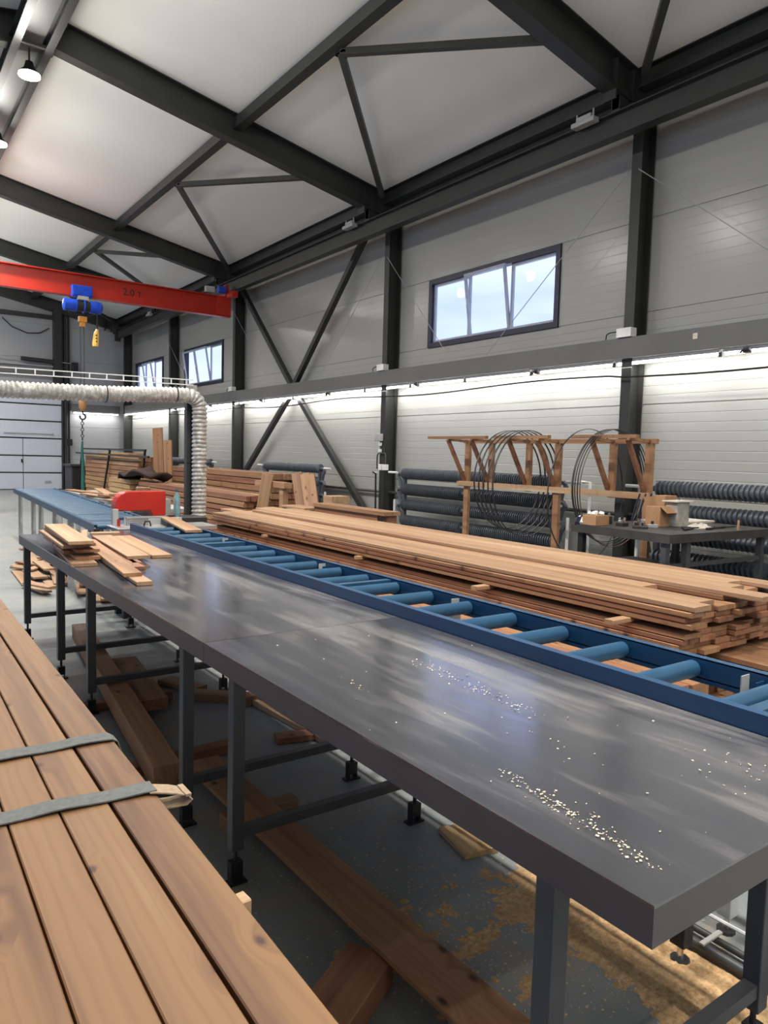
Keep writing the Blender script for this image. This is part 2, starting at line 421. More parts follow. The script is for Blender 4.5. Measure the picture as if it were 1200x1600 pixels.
# ---------------------------------------------------------------- windows
def window(n, y0, y1, z0, z1, xw, sgn, tilt=()):
    """three-light window in a wall of constant x; sgn +1 = right wall (hall on -x side)"""
    r = bpy.data.objects.new('window_%d' % n, None); C.objects.link(r); r['kind'] = 'structure'; r['_o'] = (0, 0, 0)
    fr = MB(); t = .085; xa, xb = sorted((xw-sgn*.03, xw+sgn*.10))
    fr.box(xa, xb, y0, y0+t, z0, z1); fr.box(xa, xb, y1-t, y1, z0, z1)
    fr.box(xa, xb, y0+t, y1-t, z0, z0+t); fr.box(xa, xb, y0+t, y1-t, z1-t, z1)
    fr.build('outer_frame', 'window_blue', r)
    w = (y1-y0-2*t)/3
    for k in range(3):
        a, b_ = y0+t+k*w, y0+t+(k+1)*w; s = .045
        za, zb = z0+t, z1-t
        sash = MB(); x0, x1 = (-.02, .02)
        # middle light is tilted inwards at its top
        ang = R(9) if k in tilt else 0
        def P(x, y, z):
            zz = z-za; return (xw+sgn*(.05+x)-sgn*(math.sin(ang)*zz), y, za+math.cos(ang)*zz)
        def bar(ya, yb, zc, zd):
            vs = [P(x, y, z) for z in (zc, zd) for y in (ya, yb) for x in (x0, x1)]
            sash.add(vs, [(0, 2, 3, 1), (4, 5, 7, 6), (0, 1, 5, 4), (2, 6, 7, 3), (0, 4, 6, 2), (1, 3, 7, 5)])
        bar(a, a+s, za, zb); bar(b_-s, b_, za, zb); bar(a+s, b_-s, za, za+s); bar(a+s, b_-s, zb-s, zb)
        so = sash.build('sash', 'window_white', r)
        gm = MB(); gm.add([P(0, a+s, za+s), P(0, b_-s, za+s), P(0, b_-s, zb-s), P(0, a+s, zb-s)], [(0, 1, 2, 3)])
        gm.build('pane', 'glass', so)
        if k in tilt:
            h = MB(); yy = b_-s/2; c0 = Vector(P(-.03, yy, (za+zb)/2))
            h.beam(c0, c0+Vector((0, 0, .12)), .02, .02); h.build('handle', 'white_plastic', so)
    return r
for i, (a, b_) in enumerate(WINS): window(i+1, a, b_, 3.51, 4.71, XR, 1, (1,) if i != 1 else (1, 2))
for i, (a, b_) in enumerate(FILL_WINS): window(i+5, a, b_, ROWS[1], 4.71, XL, -1)
if PORTALS:
    for lst, xx, ry, z0 in ((WINS, XR+.14, 90, 3.51), (FILL_WINS, XL-.14, -90, ROWS[1])):
        for a, b_ in lst:
            L = bpy.data.lights.new('window_daylight', 'AREA'); L.shape = 'RECTANGLE'; L.size = 4.71-z0; L.size_y = b_-a
            L.cycles.is_portal = True
            o = bpy.data.objects.new('window_daylight', L); C.objects.link(o); o.location = (xx, (a+b_)/2, (z0+4.71)/2); o.rotation_euler = (0, R(ry), 0)

# ---------------------------------------------------------------- steel frame
def steel(name, label, cat='beam', group=None, loc=None):
    return thing(name, loc or (0, 0, 0), label, cat, group)
near_words = {5.98: 'right of the big window', 11.40: 'left of the big window, with switch boxes', 18.30: 'behind the red crane beam end',
              23.25: 'between the two small far windows', 28.25: 'in the far corner'}
for y in COLS_Y:
    if y < 3: lab = 'dark grey steel column on the right wall outside the picture'
    else: lab = 'dark grey steel column on the right wall ' + near_words[y]
    c = steel('steel_column', lab, 'column', 'steel columns along the right wall', (8.25, y, 0))
    MB().ibeam((8.235, y, 0), (8.235, y, 6.33), .15, .27, .014, .010, up=(1, 0, 0)).build('column_profile', 'steel_frame', c)
    MB().box(8.07, 8.39, y-.12, y+.12, 0, .02).build('base_plate', 'steel_frame', c)
    if y > 3:
        MB().box(7.62, 8.10, y-.05, y+.05, 5.86, 6.02).build('bracket', 'steel_frame', c)

raf = {5.98: 'nearest, ending above the nearest column',
       11.40: 'second nearest, with the ridge joint at top left', 18.30: 'third, just this side of the red crane beam', 23.25: 'fourth, seen above the red crane beam', 28.62: 'against the far end wall'}
for y, lab in raf.items():
    f = steel('roof_rafter', 'dark steel roof rafter '+lab, 'rafter', 'roof rafters', (RX, y, 0))
    h = .42; sl_ = sl
    for sg in (1, -1):
        x1 = RX+sg*(8.09-RX)
        p0 = Vector((RX, y, RZ-h/2-.005)); p1 = Vector((x1, y, topz(8.09)-h/2-.005))
        MB().ibeam(p0, p1, .20, h, .016, .012).build('rafter_half', 'steel_frame', f)
    MB().box(RX-.015, RX+.015, y-.11, y+.11, RZ-.47, RZ-.03).build('ridge_plate', 'steel_frame', f)
    MB().box(7.83, 8.10, y-.10, y+.10, 5.85, 6.36).build('end_plate', 'steel_frame', f)
    MB().box(7.50, 7.52, y-.09, y+.09, 5.93, 6.40).build('stiffener', 'steel_frame', f)

# longitudinal members: purlin tubes, ridge channels, eave beam
for x, lab in ((5.06, 'long square steel purlin under the right roof slope'), (-.46, 'long square steel purlin under the left roof slope')):
    p = MB().box(x-.075, x+.075, YB, YE-.02, topz(x)-.22, topz(x)-.055); tag(p.build('purlin', 'steel_frame', origin=(x, YB, topz(x))), lab, 'purlin')
rg = thing('ridge_beam', (RX, YB, 7.0), 'dark steel ridge beam pair with a cable tray between, carrying the round lamps', 'beam')
for x in (1.80, 2.20):
    MB().ibeam((x, YB, 6.98), (x, YE-.02, 6.98), .10, .20).build('channel', 'steel_frame', rg)
MB().box(1.86, 2.14, YB, YE-.02, 7.02, 7.03).build('tray_plate', 'duct_grey', rg)
bt = 0
for y in COLS_Y[1:]:
    MB().box(1.80, 2.20, y-.3, y-.25, 6.9, 6.94).build('cross_strap', 'steel_frame', rg)
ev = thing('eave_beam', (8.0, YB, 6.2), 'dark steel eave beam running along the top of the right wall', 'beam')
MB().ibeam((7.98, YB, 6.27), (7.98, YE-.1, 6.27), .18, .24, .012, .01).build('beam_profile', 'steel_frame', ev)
MB().box(8.06, 8.30, YB, YE-.1, 6.03, 6.15).build('eave_shade_strip', 'black', ev)  # black strip stands in for the deep shade below the eave beam
rw = thing('crane_runway', (7.70, YB, 5.55), 'dark steel crane runway beam hung in front of the right wall columns', 'beam')
MB().ibeam((7.70, YB, 5.695), (7.70, 27.6, 5.695), .16, .29, .015, .01).build('runway_profile', 'steel_frame', rw)
MB().box(7.60, 7.80, 27.6, 27.66, 5.45, 5.86).build('end_stop', 'steel_frame', rw)
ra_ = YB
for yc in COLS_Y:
    if yc-.25 > ra_: MB().box(7.70, 7.74, ra_, min(yc-.22, 27.5), 5.845, 5.885).build('runway_top_strip', 'aluminium', rw)  # pale strip added along the runway top, broken at the columns
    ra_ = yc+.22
for y in (5.98, 11.40, 18.30, 23.25, 28.0):
    MB().box(7.62, 7.80, y-.06, y+.06, 5.84, 6.10).build('hanger', 'steel_frame', rw)

# roof bracing: two diagonals from each mid-bay purlin node down to the eave
nodes = [(3.1, .7, 5.7), (8.36, 6.25, 11.15), (14.3, 11.7, 18.0), (20.4, 18.6, 23.0), (25.6, 23.5, 28.3)]
labs = ['in the bay over the viewer', 'in the bay before the ridge joint rafter', 'in the bay beyond the ridge joint rafter', 'in the bay over the red crane beam', 'in the farthest bay']
for (yn, ya, yb), lb in zip(nodes, labs):
    for ye, w in ((ya, 'near'), (yb, 'far')):
        zt = topz(5.2)-.22; ze = topz(7.75)-.19
        xe = 6.6 if w == 'near' else 7.78
        if w == 'near': ze = topz(6.6)-.20
        br = thing('roof_brace', (5.2, yn, zt), 'slim square steel roof brace, %s diagonal %s' % (w, lb), 'brace', 'roof braces')
        MB().beam((5.13, yn, zt), (xe, ye, ze), .085, .085).build('brace_tube', 'steel_brace', br)
        MB().box(5.10, 5.24, yn-.09, yn+.09, zt-.02, zt+.0).build('gusset_plate', 'steel_brace', br)

# wall bracing (two V pairs meeting at the duct)
def wbrace(p0, p1, lab):
    b_ = thing('wall_brace', p0, lab, 'brace', 'wall braces'); MB().beam(p0, p1, .11, .11, up=(1, 0, 0)).build('brace_tube', 'steel_frame', b_)
wbrace((8.20, 18.1, 5.85), (8.20, 15.25, 3.14), 'dark square wall brace above the grey duct, left arm of the V')
wbrace((8.20, 12.2, 5.95), (8.20, 15.1, 3.14), 'dark square wall brace above the grey duct, right arm of the V')
wbrace((8.20, 15.35, 2.88), (8.20, 17.9, .9), 'dark square wall brace below the duct sloping down to the left')
wbrace((8.20, 14.95, 2.88), (8.20, 11.75, .15), 'dark square wall brace below the duct sloping down to the right')

# grey wall duct (cable trunk) with tube lights under it
wd = thing('wall_duct', (8.1, 15, 2.9), 'long grey sheet metal trunking fixed across the columns of the right wall', 'trunking')
MB().box(8.03, 8.09, -8.9, 27.9, 2.885, 3.15).build('front_sheet', 'duct_grey', wd)
MB().box(8.09, 8.38, -8.9, 27.9, 3.12, 3.15).build('top_sheet', 'duct_grey', wd)
MB().box(8.09, 8.38, -8.9, 27.9, 2.885, 2.905).build('bottom_sheet', 'white_plastic', wd)
wd2 = thing('wall_duct', (7.2, 28.55, 2.9), 'grey sheet metal trunking across the far end wall beside the gate', 'trunking')
MB().box(6.30, 8.02, 28.48, 28.54, 2.885, 3.15).build('front_sheet', 'duct_grey', wd2)
MB().box(6.30, 8.02, 28.54, 28.78, 2.885, 2.905).build('bottom_sheet', 'white_plastic', wd2)
def tube_light(p0, p1, lab, grp, first=[]):
    p0 = Vector(p0); p1 = Vector(p1); c0 = (p0+p1)/2; L = (p1-p0).length
    t = thing('tube_light', tuple(c0), lab, 'light', grp)
    d = (p1-p0).normalized()
    MB().beam(p0+Vector((0, 0, .035)), p1+Vector((0, 0, .035)), .06, .035).build('lamp_housing', 'white_plastic', t)
    MB().tube([p0+d*.02, p1-d*.02], .018, 8).build('glass_tube', 'tube_glow', t, smooth=True)
    MB().beam(p0+d*.01+Vector((0, 0, -.03)), p0+d*.01+Vector((0, 0, .03)), .03, .03, up=(0, 1, 0)).build('end_cap', 'black', t)
    ld = bpy.data.lights.new('tube_lamp', 'AREA'); ld.shape = 'RECTANGLE'; ld.size = .10; ld.size_y = L*.95
    ld.energy = TUBE_W; ld.color = (1, .975, .95)
    lo = bpy.data.objects.new('tube_lamp', ld); C.objects.link(lo); lo.parent = t
    lo.location = (0, 0, -.035) if abs(d.y) > .5 else (0, 0, -.035)
    lo.rotation_euler = (0, R(-22), 0) if abs(d.y) > .5 else (R(-22), 0, R(90))
    if abs(d.x) > .5: lo.rotation_euler = (0, 0, R(90))
TORD = (['twentieth', 'nineteenth', 'eighteenth', 'seventeenth', 'sixteenth', 'fifteenth', 'fourteenth', 'thirteenth', 'twelfth', 'eleventh', 'tenth', 'ninth', 'eighth', 'seventh', 'sixth', 'fifth', 'fourth', 'third', 'second', 'first'])
TORD = ['twenty-third', 'twenty-second', 'twenty-first']+TORD
tn = 0
y = -5.6
while y < 27.2 and tn < 23:
    tube_light((8.14, y, 2.83), (8.14, y+1.44, 2.83), 'white tube light under the wall trunking, '+('%s from the far corner' % TORD[tn]), 'tube lights under the wall trunking')
    y += 1.475; tn += 1
for x in (6.36,):
    tube_light((x, 28.6, 2.83), (x+1.64, 28.6, 2.83), 'white tube light under the trunking on the far end wall', None)
# clips and cable on the wall
cb = MB(); pts = []
for k in range(0, 160):
    yy = -8.0+k*(35.8/159); sag = .03*math.sin((yy-.5)*1.15)+(-.02 if yy < 6 else 0)
    pts.append((8.02, yy, 2.665+sag))
tag(cb.tube(pts, .012, 6).build('wall_cable', 'black', origin=(8.02, 10, 2.66)), 'black electric cable strung along the right wall below the tube lights', 'cable')
for q_, y in enumerate((1.3, 4.36, 7.47, 10.3, 13.3, 16.5, 19.7, 22.5)):
    k = thing('cable_clamp', (8.05, y, 2.83), 'small dark clamp below the wall trunking, %s from the far corner' % ORD[7-q_], 'clamp', 'clamps under the wall trunking')
    MB().box(8.01, 8.07, y-.035, y+.035, 2.80, 2.86).build('clamp_body', 'steel_frame', k)
    MB().tube([(8.0, y-.06, 2.80), (8.0, y-.03, 2.83), (8.0, y+.03, 2.83), (8.0, y+.06, 2.80)], .012, 6).build('wing', 'steel_frame', k)
for y, w in ((5.98, 'right of the big window'), (11.40, 'left of the big window'), (18.30, 'behind the crane'), (23.25, 'between the far windows')):
    k = thing('junction_box', (8.05, y, 3.17), 'pale flat box on top of the trunking at the column '+w, 'box', 'boxes on the trunking')
    MB().box(8.0, 8.12, y-.11, y+.11, 3.155, 3.27).build('box_body', 'white_plastic', k)
    MB().tube([(8.05, y+.11, 3.24), (8.05, y+.25, 3.24), (8.05, y+.30, 3.22), (8.05, y+.31, 3.155)], .008, 6).build('conduit', 'black', k)
tag(MB().box(8.022, 8.03, 4.96, 5.02, 3.02, 3.09).build('sticker', 'paper', origin=(8.025, 5, 3.05)), 'small pale square sticker on the front of the grey trunking', 'sticker')

# steel guy wires
def wire(p0, p1, lab):
    tag(MB().tube([p0, p1], .006, 5).build('guy_wire', 'grey_box', origin=p0), lab, 'wire', 'guy wires on the right wall')
wire((8.03, 6.06, 5.23), (8.03, 8.55, 3.17), 'thin guy wire crossing the right edge of the big window')
wire((8.03, 5.9, 5.23), (8.03, 3.3, 3.17), 'thin guy wire from the nearest column down to the right')
wire((8.03, 11.5, 5.23), (8.03, 13.7, 3.17), 'thin guy wire left of the second column')
wire((8.03, 11.3, 5.23), (8.03, 9.4, 3.17), 'thin guy wire crossing the left edge of the big window')
wire((8.03, 18.2, 5.23), (8.03, 15.9, 3.17), 'thin guy wire right of the third column')
wire((8.03, 23.2, 5.0), (8.03, 21.0, 3.17), 'thin guy wire right of the column between the far windows')

# round ridge lamps
yy = 11.4-2.83*7; i = 0
while yy < 28:
    if yy > YB+.3:
        t = thing('round_lamp', (2.0, yy, 6.62), 'bright round lamp hanging under the ridge beam' if 10 < yy < 12 else ('bright round lamp at the left picture edge under the ridge beam' if 13 < yy < 15 else 'round ridge lamp outside the picture, %s from the wall behind the camera' % (ORD[int((yy-YB)/2.83)])), 'lamp', 'round ridge lamps')
        MB().tube([(2.0, yy, 6.64), (2.0, yy, 6.67), (2.0, yy, 6.72), (2.0, yy, 6.80)], [.142, .12, .07, .05], 24).build('lamp_body', 'black', t, smooth=True)
        MB().tube([(2.0, yy, 6.60), (2.0, yy, 6.61), (2.0, yy, 6.64)], [.11, .138, .138], 24).build('diffuser', 'lamp_glow', t)
        MB().cyl((2.0, yy, 6.80), (2.0, yy, 7.02), .012, 8).build('hanger', 'steel_frame', t)
        ld = bpy.data.lights.new('ridge_lamp', 'AREA'); ld.shape = 'DISK'; ld.size = .26; ld.spread = R(150); ld.energy = LAMP_W; ld.color = (1, .95, .87)
        lo = bpy.data.objects.new('ridge_lamp', ld); C.objects.link(lo); lo.parent = t; lo.location = (0, 0, -.03)
        pl_ = bpy.data.lights.new('ridge_lamp_spill', 'POINT'); pl_.shadow_soft_size = .10; pl_.energy = GLOBE_W; pl_.color = (1, .97, .90)
        po = bpy.data.objects.new('ridge_lamp_spill', pl_); C.objects.link(po); po.parent = t; po.location = (0, 0, -.12)
    yy += 2.83

# pendant floodlights on the eave by columns
for y, w in ((6.25, 'by the nearest column top'), (11.75, 'by the second column top'), (23.5, 'by the fourth column top')):
    t = thing('limit_switch_box', (7.68, y, 5.9), 'grey box fitting bolted on the crane runway '+w, 'fitting', 'fittings on the runway')
    MB().box(7.52, 7.64, y-.02, y+.34, 5.80, 5.86).build('fitting_body', 'grey_box', t, bev=.01)
    MB().box(7.55, 7.62, y+.05, y+.28, 5.86, 5.92).build('fitting_lid', 'grey_box', t)
    for q in (.03, .29): MB().cyl((7.58, y+q, 5.86), (7.58, y+q, 5.97), .012, 6).build('bolt', 'grey_box', t)

# ---------------------------------------------------------------- overhead crane
CY = 17.6
cr = thing('overhead_crane', (2.3, CY, 5.4), 'orange-red overhead crane beam spanning the hall', 'crane')
MB().ibeam((-3.0, CY, 5.17), (7.66, CY, 5.17), .20, .50, .022, .016).build('bridge_beam', 'crane_red', cr)
MB().box(7.30, 7.66, CY-.09, CY+.09, 4.95, 5.40).build('end_block', 'crane_red', cr)
MB().box(7.52, 7.66, CY-.5, CY+.5, 5.36, 5.50).build('end_carriage', 'crane_red', cr)
MB().box(7.50, 7.60, CY-.10, CY+.02, 5.40, 5.70).build('carriage_arm', 'crane_red', cr)
MB().tube([(7.30, CY-.12, 5.56), (7.48, CY-.12, 5.56)], .09, 14).build('travel_motor', 'hoist_blue', cr, smooth=True)
MB().box(6.98, 7.2, CY-.16, CY-.04, 5.46, 5.60).build('cable_box', 'grey_box', cr)
tx = bpy.data.curves.new('load_mark', 'FONT'); tx.body = '2.0 т'; tx.size = .22; tx.extrude = .002
to = bpy.data.objects.new('tmp_text', tx); C.objects.link(to); bpy.context.view_layer.update()
tm = bpy.data.meshes.new_from_object(to); bpy.data.objects.remove(to); tm.materials.clear(); tm.materials.append(MATS['black'])
to = bpy.data.objects.new('load_mark', tm); C.objects.link(to); to.rotation_euler = (R(90), 0, 0); to.parent = cr; to.location = (5.02-2.3, -.012, 5.11-5.4)
ho = thing('electric_hoist', (4.08, CY-.2, 4.9), 'blue electric hoist hanging from the red crane beam', 'hoist')
MB().box(3.86, 4.30, CY-.24, CY-.11, 4.88, 5.14).build('trolley', 'hoist_blue', ho, bev=.02)
for x in (3.95, 4.21): MB().cyl((x, CY-.27, 4.98), (x, CY-.10, 4.98), .065, 14).build('trolley_wheel', 'hoist_blue', ho, smooth=True)
MB().tube([(3.68, CY-.2, 4.69), (3.70, CY-.2, 4.69), (3.96, CY-.2, 4.69)], [.10, .135, .135], 18).build('motor', 'hoist_blue', ho, smooth=True)
MB().tube([(3.96, CY-.2, 4.69), (4.24, CY-.2, 4.69)], .115, 18).build('rope_drum', 'black', ho, smooth=True)
MB().tube([(4.24, CY-.2, 4.69), (4.46, CY-.2, 4.69), (4.50, CY-.2, 4.69)], [.135, .135, .10], 18).build('gearbox', 'hoist_blue', ho, smooth=True)
for x in (4.10, 4.36): MB().tube([(x, CY-.2, 4.69), (x+.025, CY-.2, 4.69)], .15, 18).build('flange', 'hoist_blue', ho, smooth=True)
MB().box(3.98, 4.20, CY-.28, CY-.12, 4.82, 4.90).build('hoist_bracket', 'grey_box', ho)
MB().tube([(3.72, CY-.25, 4.58), (3.85, CY-.28, 4.48), (4.0, CY-.25, 4.50), (4.2, CY-.25, 4.46), (4.38, CY-.25, 4.56)], .012, 6).build('loose_wire', 'black', ho)
MB().box(4.0, 4.17, CY-.27, CY-.13, 4.34, 4.46).build('rope_guide', 'hoist_orange', ho, bev=.01)
MB().box(4.03, 4.13, CY-.25, CY-.15, 4.24, 4.34).build('limit_block', 'hoist_orange', ho)
for x in (4.04, 4.115): MB().cyl((x, CY-.2, 2.66), (x, CY-.2, 4.26), .008, 6).build('wire_rope', 'steel_frame', ho)
hb = MB(); hb.tube([(4.08, CY-.2, 2.70), (4.08, CY-.2, 2.64), (4.08, CY-.2, 2.45), (4.08, CY-.2, 2.38)], [.05, .085, .085, .045], 10)
hb.build('hook_block', 'hook_brown', ho, smooth=True)
hk = MB(); hk.tube([(4.08, CY-.2, 2.38), (4.08, CY-.2, 2.33)]+arc((4.08, CY-.2, 2.25), .06, 60, -200, 14), [.02]*2+[.018]*15, 8); hk.build('hook', 'black', ho, smooth=True)
ch = thing('lifting_chain', (4.07, CY-.2, 2.2), 'short dark chain hanging from the crane hook', 'chain')
for k in range(7):
    z = 2.17-k*.07; pl = 'XZ' if k % 2 else 'YZ'
    MB().tube(arc((4.07, CY-.2, z), .032, 0, 330, 11, pl), .009, 5, closed=True).build('chain_link', 'black', ch)
tag(MB().tube([(4.07, CY-.2, 1.70), (4.06, CY-.2, 1.5), (4.08, CY-.2, 1.2), (4.07, CY-.2, .30), (4.09, CY-.2, .04)], [.02, .028, .035, .045, .05], 8).build('green_sling', 'sling_green', smooth=True, origin=(4.07, CY-.2, .04)), 'green textile lifting sling hanging from the crane chain', 'sling')
pd = thing('pendant_control', (4.40, CY-.2, 4.0), 'yellow push-button pendant control on a short black cable', 'controller')
MB().cyl((4.40, CY-.2, 4.22), (4.40, CY-.2, 4.60), .014, 6).build('pendant_cable', 'black', pd)
MB().tube([(4.36, CY-.2, 3.84), (4.36, CY-.2, 3.90), (4.38, CY-.2, 4.12), (4.40, CY-.2, 4.22)], [.06, .072, .06, .03], 8).build('handset', 'pendant_yellow', pd)
for k in range(3): MB().cyl((4.365, CY-.27, 3.94+k*.07), (4.365, CY-.255, 3.94+k*.07), .018, 8).build('button', 'black', pd)

# ---------------------------------------------------------------- gate in the far wall
gt = bpy.data.objects.new('door_1', None); C.objects.link(gt); gt['kind'] = 'structure'; gt['_o'] = (0, 0, 0)
gz = [0, .61, 1.22, 1.85, 2.47, 3.07, 3.55]
for k in range(6):
    for xa, xb in (((GX0, 4.70), (4.72, GX1)) if k < 3 else ((GX0, GX1),)):
        MB().box(xa, xb, YE-.06, YE, gz[k]+.028, gz[k+1]-.022).build('gate_section', 'gate_panel', gt, bev=.006)
MB().box(GX0, GX1, YE-.02, YE+.02, 0, 3.56).build('joint_backing', 'black', gt)
MB().box(4.1, 5.70, YE-.09, YE-.065, 1.995, 2.035).build('door_closer_rail', 'grey_box', gt)
MB().box(5.66, 5.72, YE-.10, YE-.065, 1.98, 2.06).build('rail_end', 'grey_box', gt)
MB().box(4.64, 4.69, YE-.10, YE-.065, .98, 1.10).build('gate_handle', 'black', gt)
MB().box(5.42, 5.62, YE-.09, YE-.065, .26, .33).build('gate_grip', 'grey_box', gt)
MB().box(4.3, 4.75, YE-.064, YE-.058, 3.28, 3.44).build('faded_plate', 'grey_box', gt)
MB().box(GX0, 6.0, YE-.12, YE-.005, 3.55, 3.70).build('lintel_seal', 'black', gt)
tr_ = thing('gate_track', (6.08, YE-.1, 0), 'dark vertical guide track and post at the right side of the gate', 'track')
MB().box(6.00, 6.05, YE-.14, YE-.0, 0, 6.3).build('track_rail', 'steel_frame', tr_)
MB().box(6.08, 6.16, YE-.16, YE-.02, 0, 6.5).build('post', 'steel_frame', tr_)
MB().box(6.23, 6.28, YE-.12, YE-.03, 0, 6.5).build('pipe_post', 'black', tr_)
MB().box(6.18, 6.34, YE-.22, YE-.12, 1.62, 1.86).build('lock_box', 'black', tr_)
tag(MB().box(5.72, 5.98, YE-.30, YE-.02, 3.9, 6.5).build('end_wall_post', 'steel_frame', origin=(5.85, YE, 0)), 'broad dark steel post on the end wall above the gate corner', 'post')
tag(MB().box(XL, 5.75, YE-.16, YE-.02, 6.12, 6.26).build('end_wall_rail', 'steel_frame', origin=(2, YE, 6.2)), 'dark horizontal steel rail high on the end wall', 'beam')
sp = thing('gate_spring_shaft', (5.2, YE-.2, 4.65), 'torsion spring shaft above the gate', 'spring')
MB().tube([(4.65, YE-.2, 4.64), (5.75, YE-.2, 4.60)], .075, 12).build('spring_coil', 'steel_frame', sp, smooth=True)
MB().tube([(3.2, YE-.2, 4.72), (6.3, YE-.2, 4.60)], .018, 6).build('shaft', 'grey_box', sp)
MB().box(2.0, 6.35, YE-.2, YE-.02, 4.12, 4.26).build('support_rail', 'duct_grey', sp)
MB().box(2.0, 6.2, YE-.12, YE-.02, 4.42, 4.46).build('angle_rail', 'grey_box', sp)
MB().box(6.36, 6.56, YE-.22, YE-.03, 4.30, 4.66).build('chain_drive', 'black', sp, bev=.02)
tag(MB().tube([(4.1, YE-.06, 6.0), (4.4, YE-.06, 5.72), (4.9, YE-.06, 5.55), (5.3, YE-.06, 5.6), (5.6, YE-.06, 5.8)], .02, 6).build('wall_cable', 'black', origin=(4.9, YE, 5.6)), 'black cable loop drooping on the end wall above the gate', 'cable')

# ---------------------------------------------------------------- steel work tables
TZ = .83
def steel_table(y0, y1, label, legs):
    x0, x1 = 1.035, 1.945
    t = thing('work_table', ((x0+x1)/2, (y0+y1)/2, 0), label, 'table', 'long row of steel tables')
    MB().box(x0, x1, y0+.002, y1-.002, TZ-.006, TZ).build('tabletop', 'table_steel', t)
    ap = MB(); h = .075; th = .006
    ap.box(x0, x0+th, y0+.002, y1-.002, TZ-h, TZ-.006); ap.box(x1-th, x1, y0+.002, y1-.002, TZ-h, TZ-.006)
    ap.box(x0+th, x1-th, y0+.002, y0+.002+th, TZ-h, TZ-.006); ap.box(x0+th, x1-th, y1-.002-th, y1-.002, TZ-h, TZ-.006)
    ap.build('apron', 'apron_grey', t)
    for yl in legs:
        for xl in (1.062, 1.88):
            lo_, hi = (.13, TZ-.075)
            MB().box(xl-.0235, xl+.0235, yl-.0235, yl+.0235, lo_, hi).build('leg', 'leg_grey', t, bev=.003)
            ft = MB(); ft.cyl((xl, yl, .03), (xl, yl, lo_), .008, 8); ft.box(xl-.022, xl+.022, yl-.018, yl+.018, .03, .085); ft.box(xl-.04, xl+.04, yl-.02, yl+.02, 0, .008)
            ft.box(xl-.022, xl-.018, yl-.018, yl+.018, 0.008, .03); ft.box(xl+.018, xl+.022, yl-.018, yl+.018, 0.008, .03)
            ft.build('levelling_foot', 'black', t)
        MB().box(1.0855, 1.8565, yl-.018, yl+.018, .172, .208).build('stretcher', 'leg_grey', t)
        MB().box(1.0855, 1.8565, yl-.018, yl+.018, TZ-.12, TZ-.075).build('cross_rail', 'leg_grey', t)
        MB().cyl((1.10, yl-.018, TZ-.09), (1.10, yl-.030, TZ-.09), .008, 8).build('bolt', 'chrome', t)
    return t
steel_table(.655, 2.585, 'nearest grey steel work table with wood dust and shavings on it', (.89, 2.34))
steel_table(2.585, 4.78, 'middle grey steel work table with a bare glossy top', (2.83, 4.36))
steel_table(4.78, 6.55, 'farthest grey steel work table with board offcuts lying on it', (5.15, 6.36))
MB().cyl((1.62, .655, .79), (1.62, .650, .79), .007, 8).build('bolt_hole', 'black', [o for o in C.objects if o.name == 'work_table'][0])

# ---------------------------------------------------------------- roller conveyors
def rollers(t, y0, n, pitch, xa, xb, z, r=.030, shape=None):
    prof = None
    for k in range(n):
        yc = y0+k*pitch
        if prof is None:
            prof = MB().tube([(xa, yc, z), (xa+.006, yc, z), (xb-.006, yc, z), (xb, yc, z)], [r*.8, r, r, r*.8], 16).build('roller', 'roller_blue', t, smooth=True)
        else:
            c = prof.copy(); C.objects.link(c); c.location = (0, k*pitch, 0)
cv = thing('roller_conveyor', (2.15, 4, 0), 'blue roller conveyor beside the steel tables', 'conveyor')
Z0, Z1 = .825, .885
def channel(t, x0, x1, open_side, ya, yb, za=Z0, zb=Z1, name='side_rail'):
    mb = MB(); th = .004
    mb.box(x0, x1, ya, yb, zb-th, zb); mb.box(x0, x1, ya, yb, za, za+th)
    if open_side > 0: mb.box(x0, x0+th, ya, yb, za+th, zb-th)
    else: mb.box(x1-th, x1, ya, yb, za+th, zb-th)
    mb.build(name, 'conveyor_blue', t)
CA, CB = .30, 6.62
channel(cv, 1.950, 1.985, 1, CA, CB); channel(cv, 2.335, 2.372, -1, CA, CB, .815)
MB().box(2.335, 2.339, CA, CB, .80, .885).build('inner_flange', 'conveyor_blue', cv)
rollers(cv, .52, 21, .288, 1.99, 2.333, .845)
for y in (3.19, 5.05, 1.0): MB().box(1.985, 2.335, y-.02, y+.02, .838, .878).build('cross_bar', 'roller_blue', cv)
for y in (1.20, 2.62, 3.87, 5.35, 6.4):
    for x in (2.045, 2.31):
        MB().box(x-.025, x+.025, y-.025, y+.025, .06, .80).build('leg', 'zinc' if x > 2.2 else 'steel_frame', cv, bev=.003)
        MB().cyl((x, y, .01), (x, y, .06), .01, 8).build('levelling_foot', 'chrome', cv)
        MB().cyl((x, y, 0), (x, y, .012), .03, 10).build('foot_plate', 'steel_frame', cv)
    MB().box(2.285, 2.333, y-.012, y-.008, .78, .875).build('bracket', 'zinc', cv)
    MB().box(2.285, 2.333, y-.06, y-.055, .81, .865).build('bracket_flange', 'conveyor_blue', cv)
    MB().box(1.99, 2.035, y+.02, y+.06, .855, .860).build('bracket_plate', 'zinc', cv)
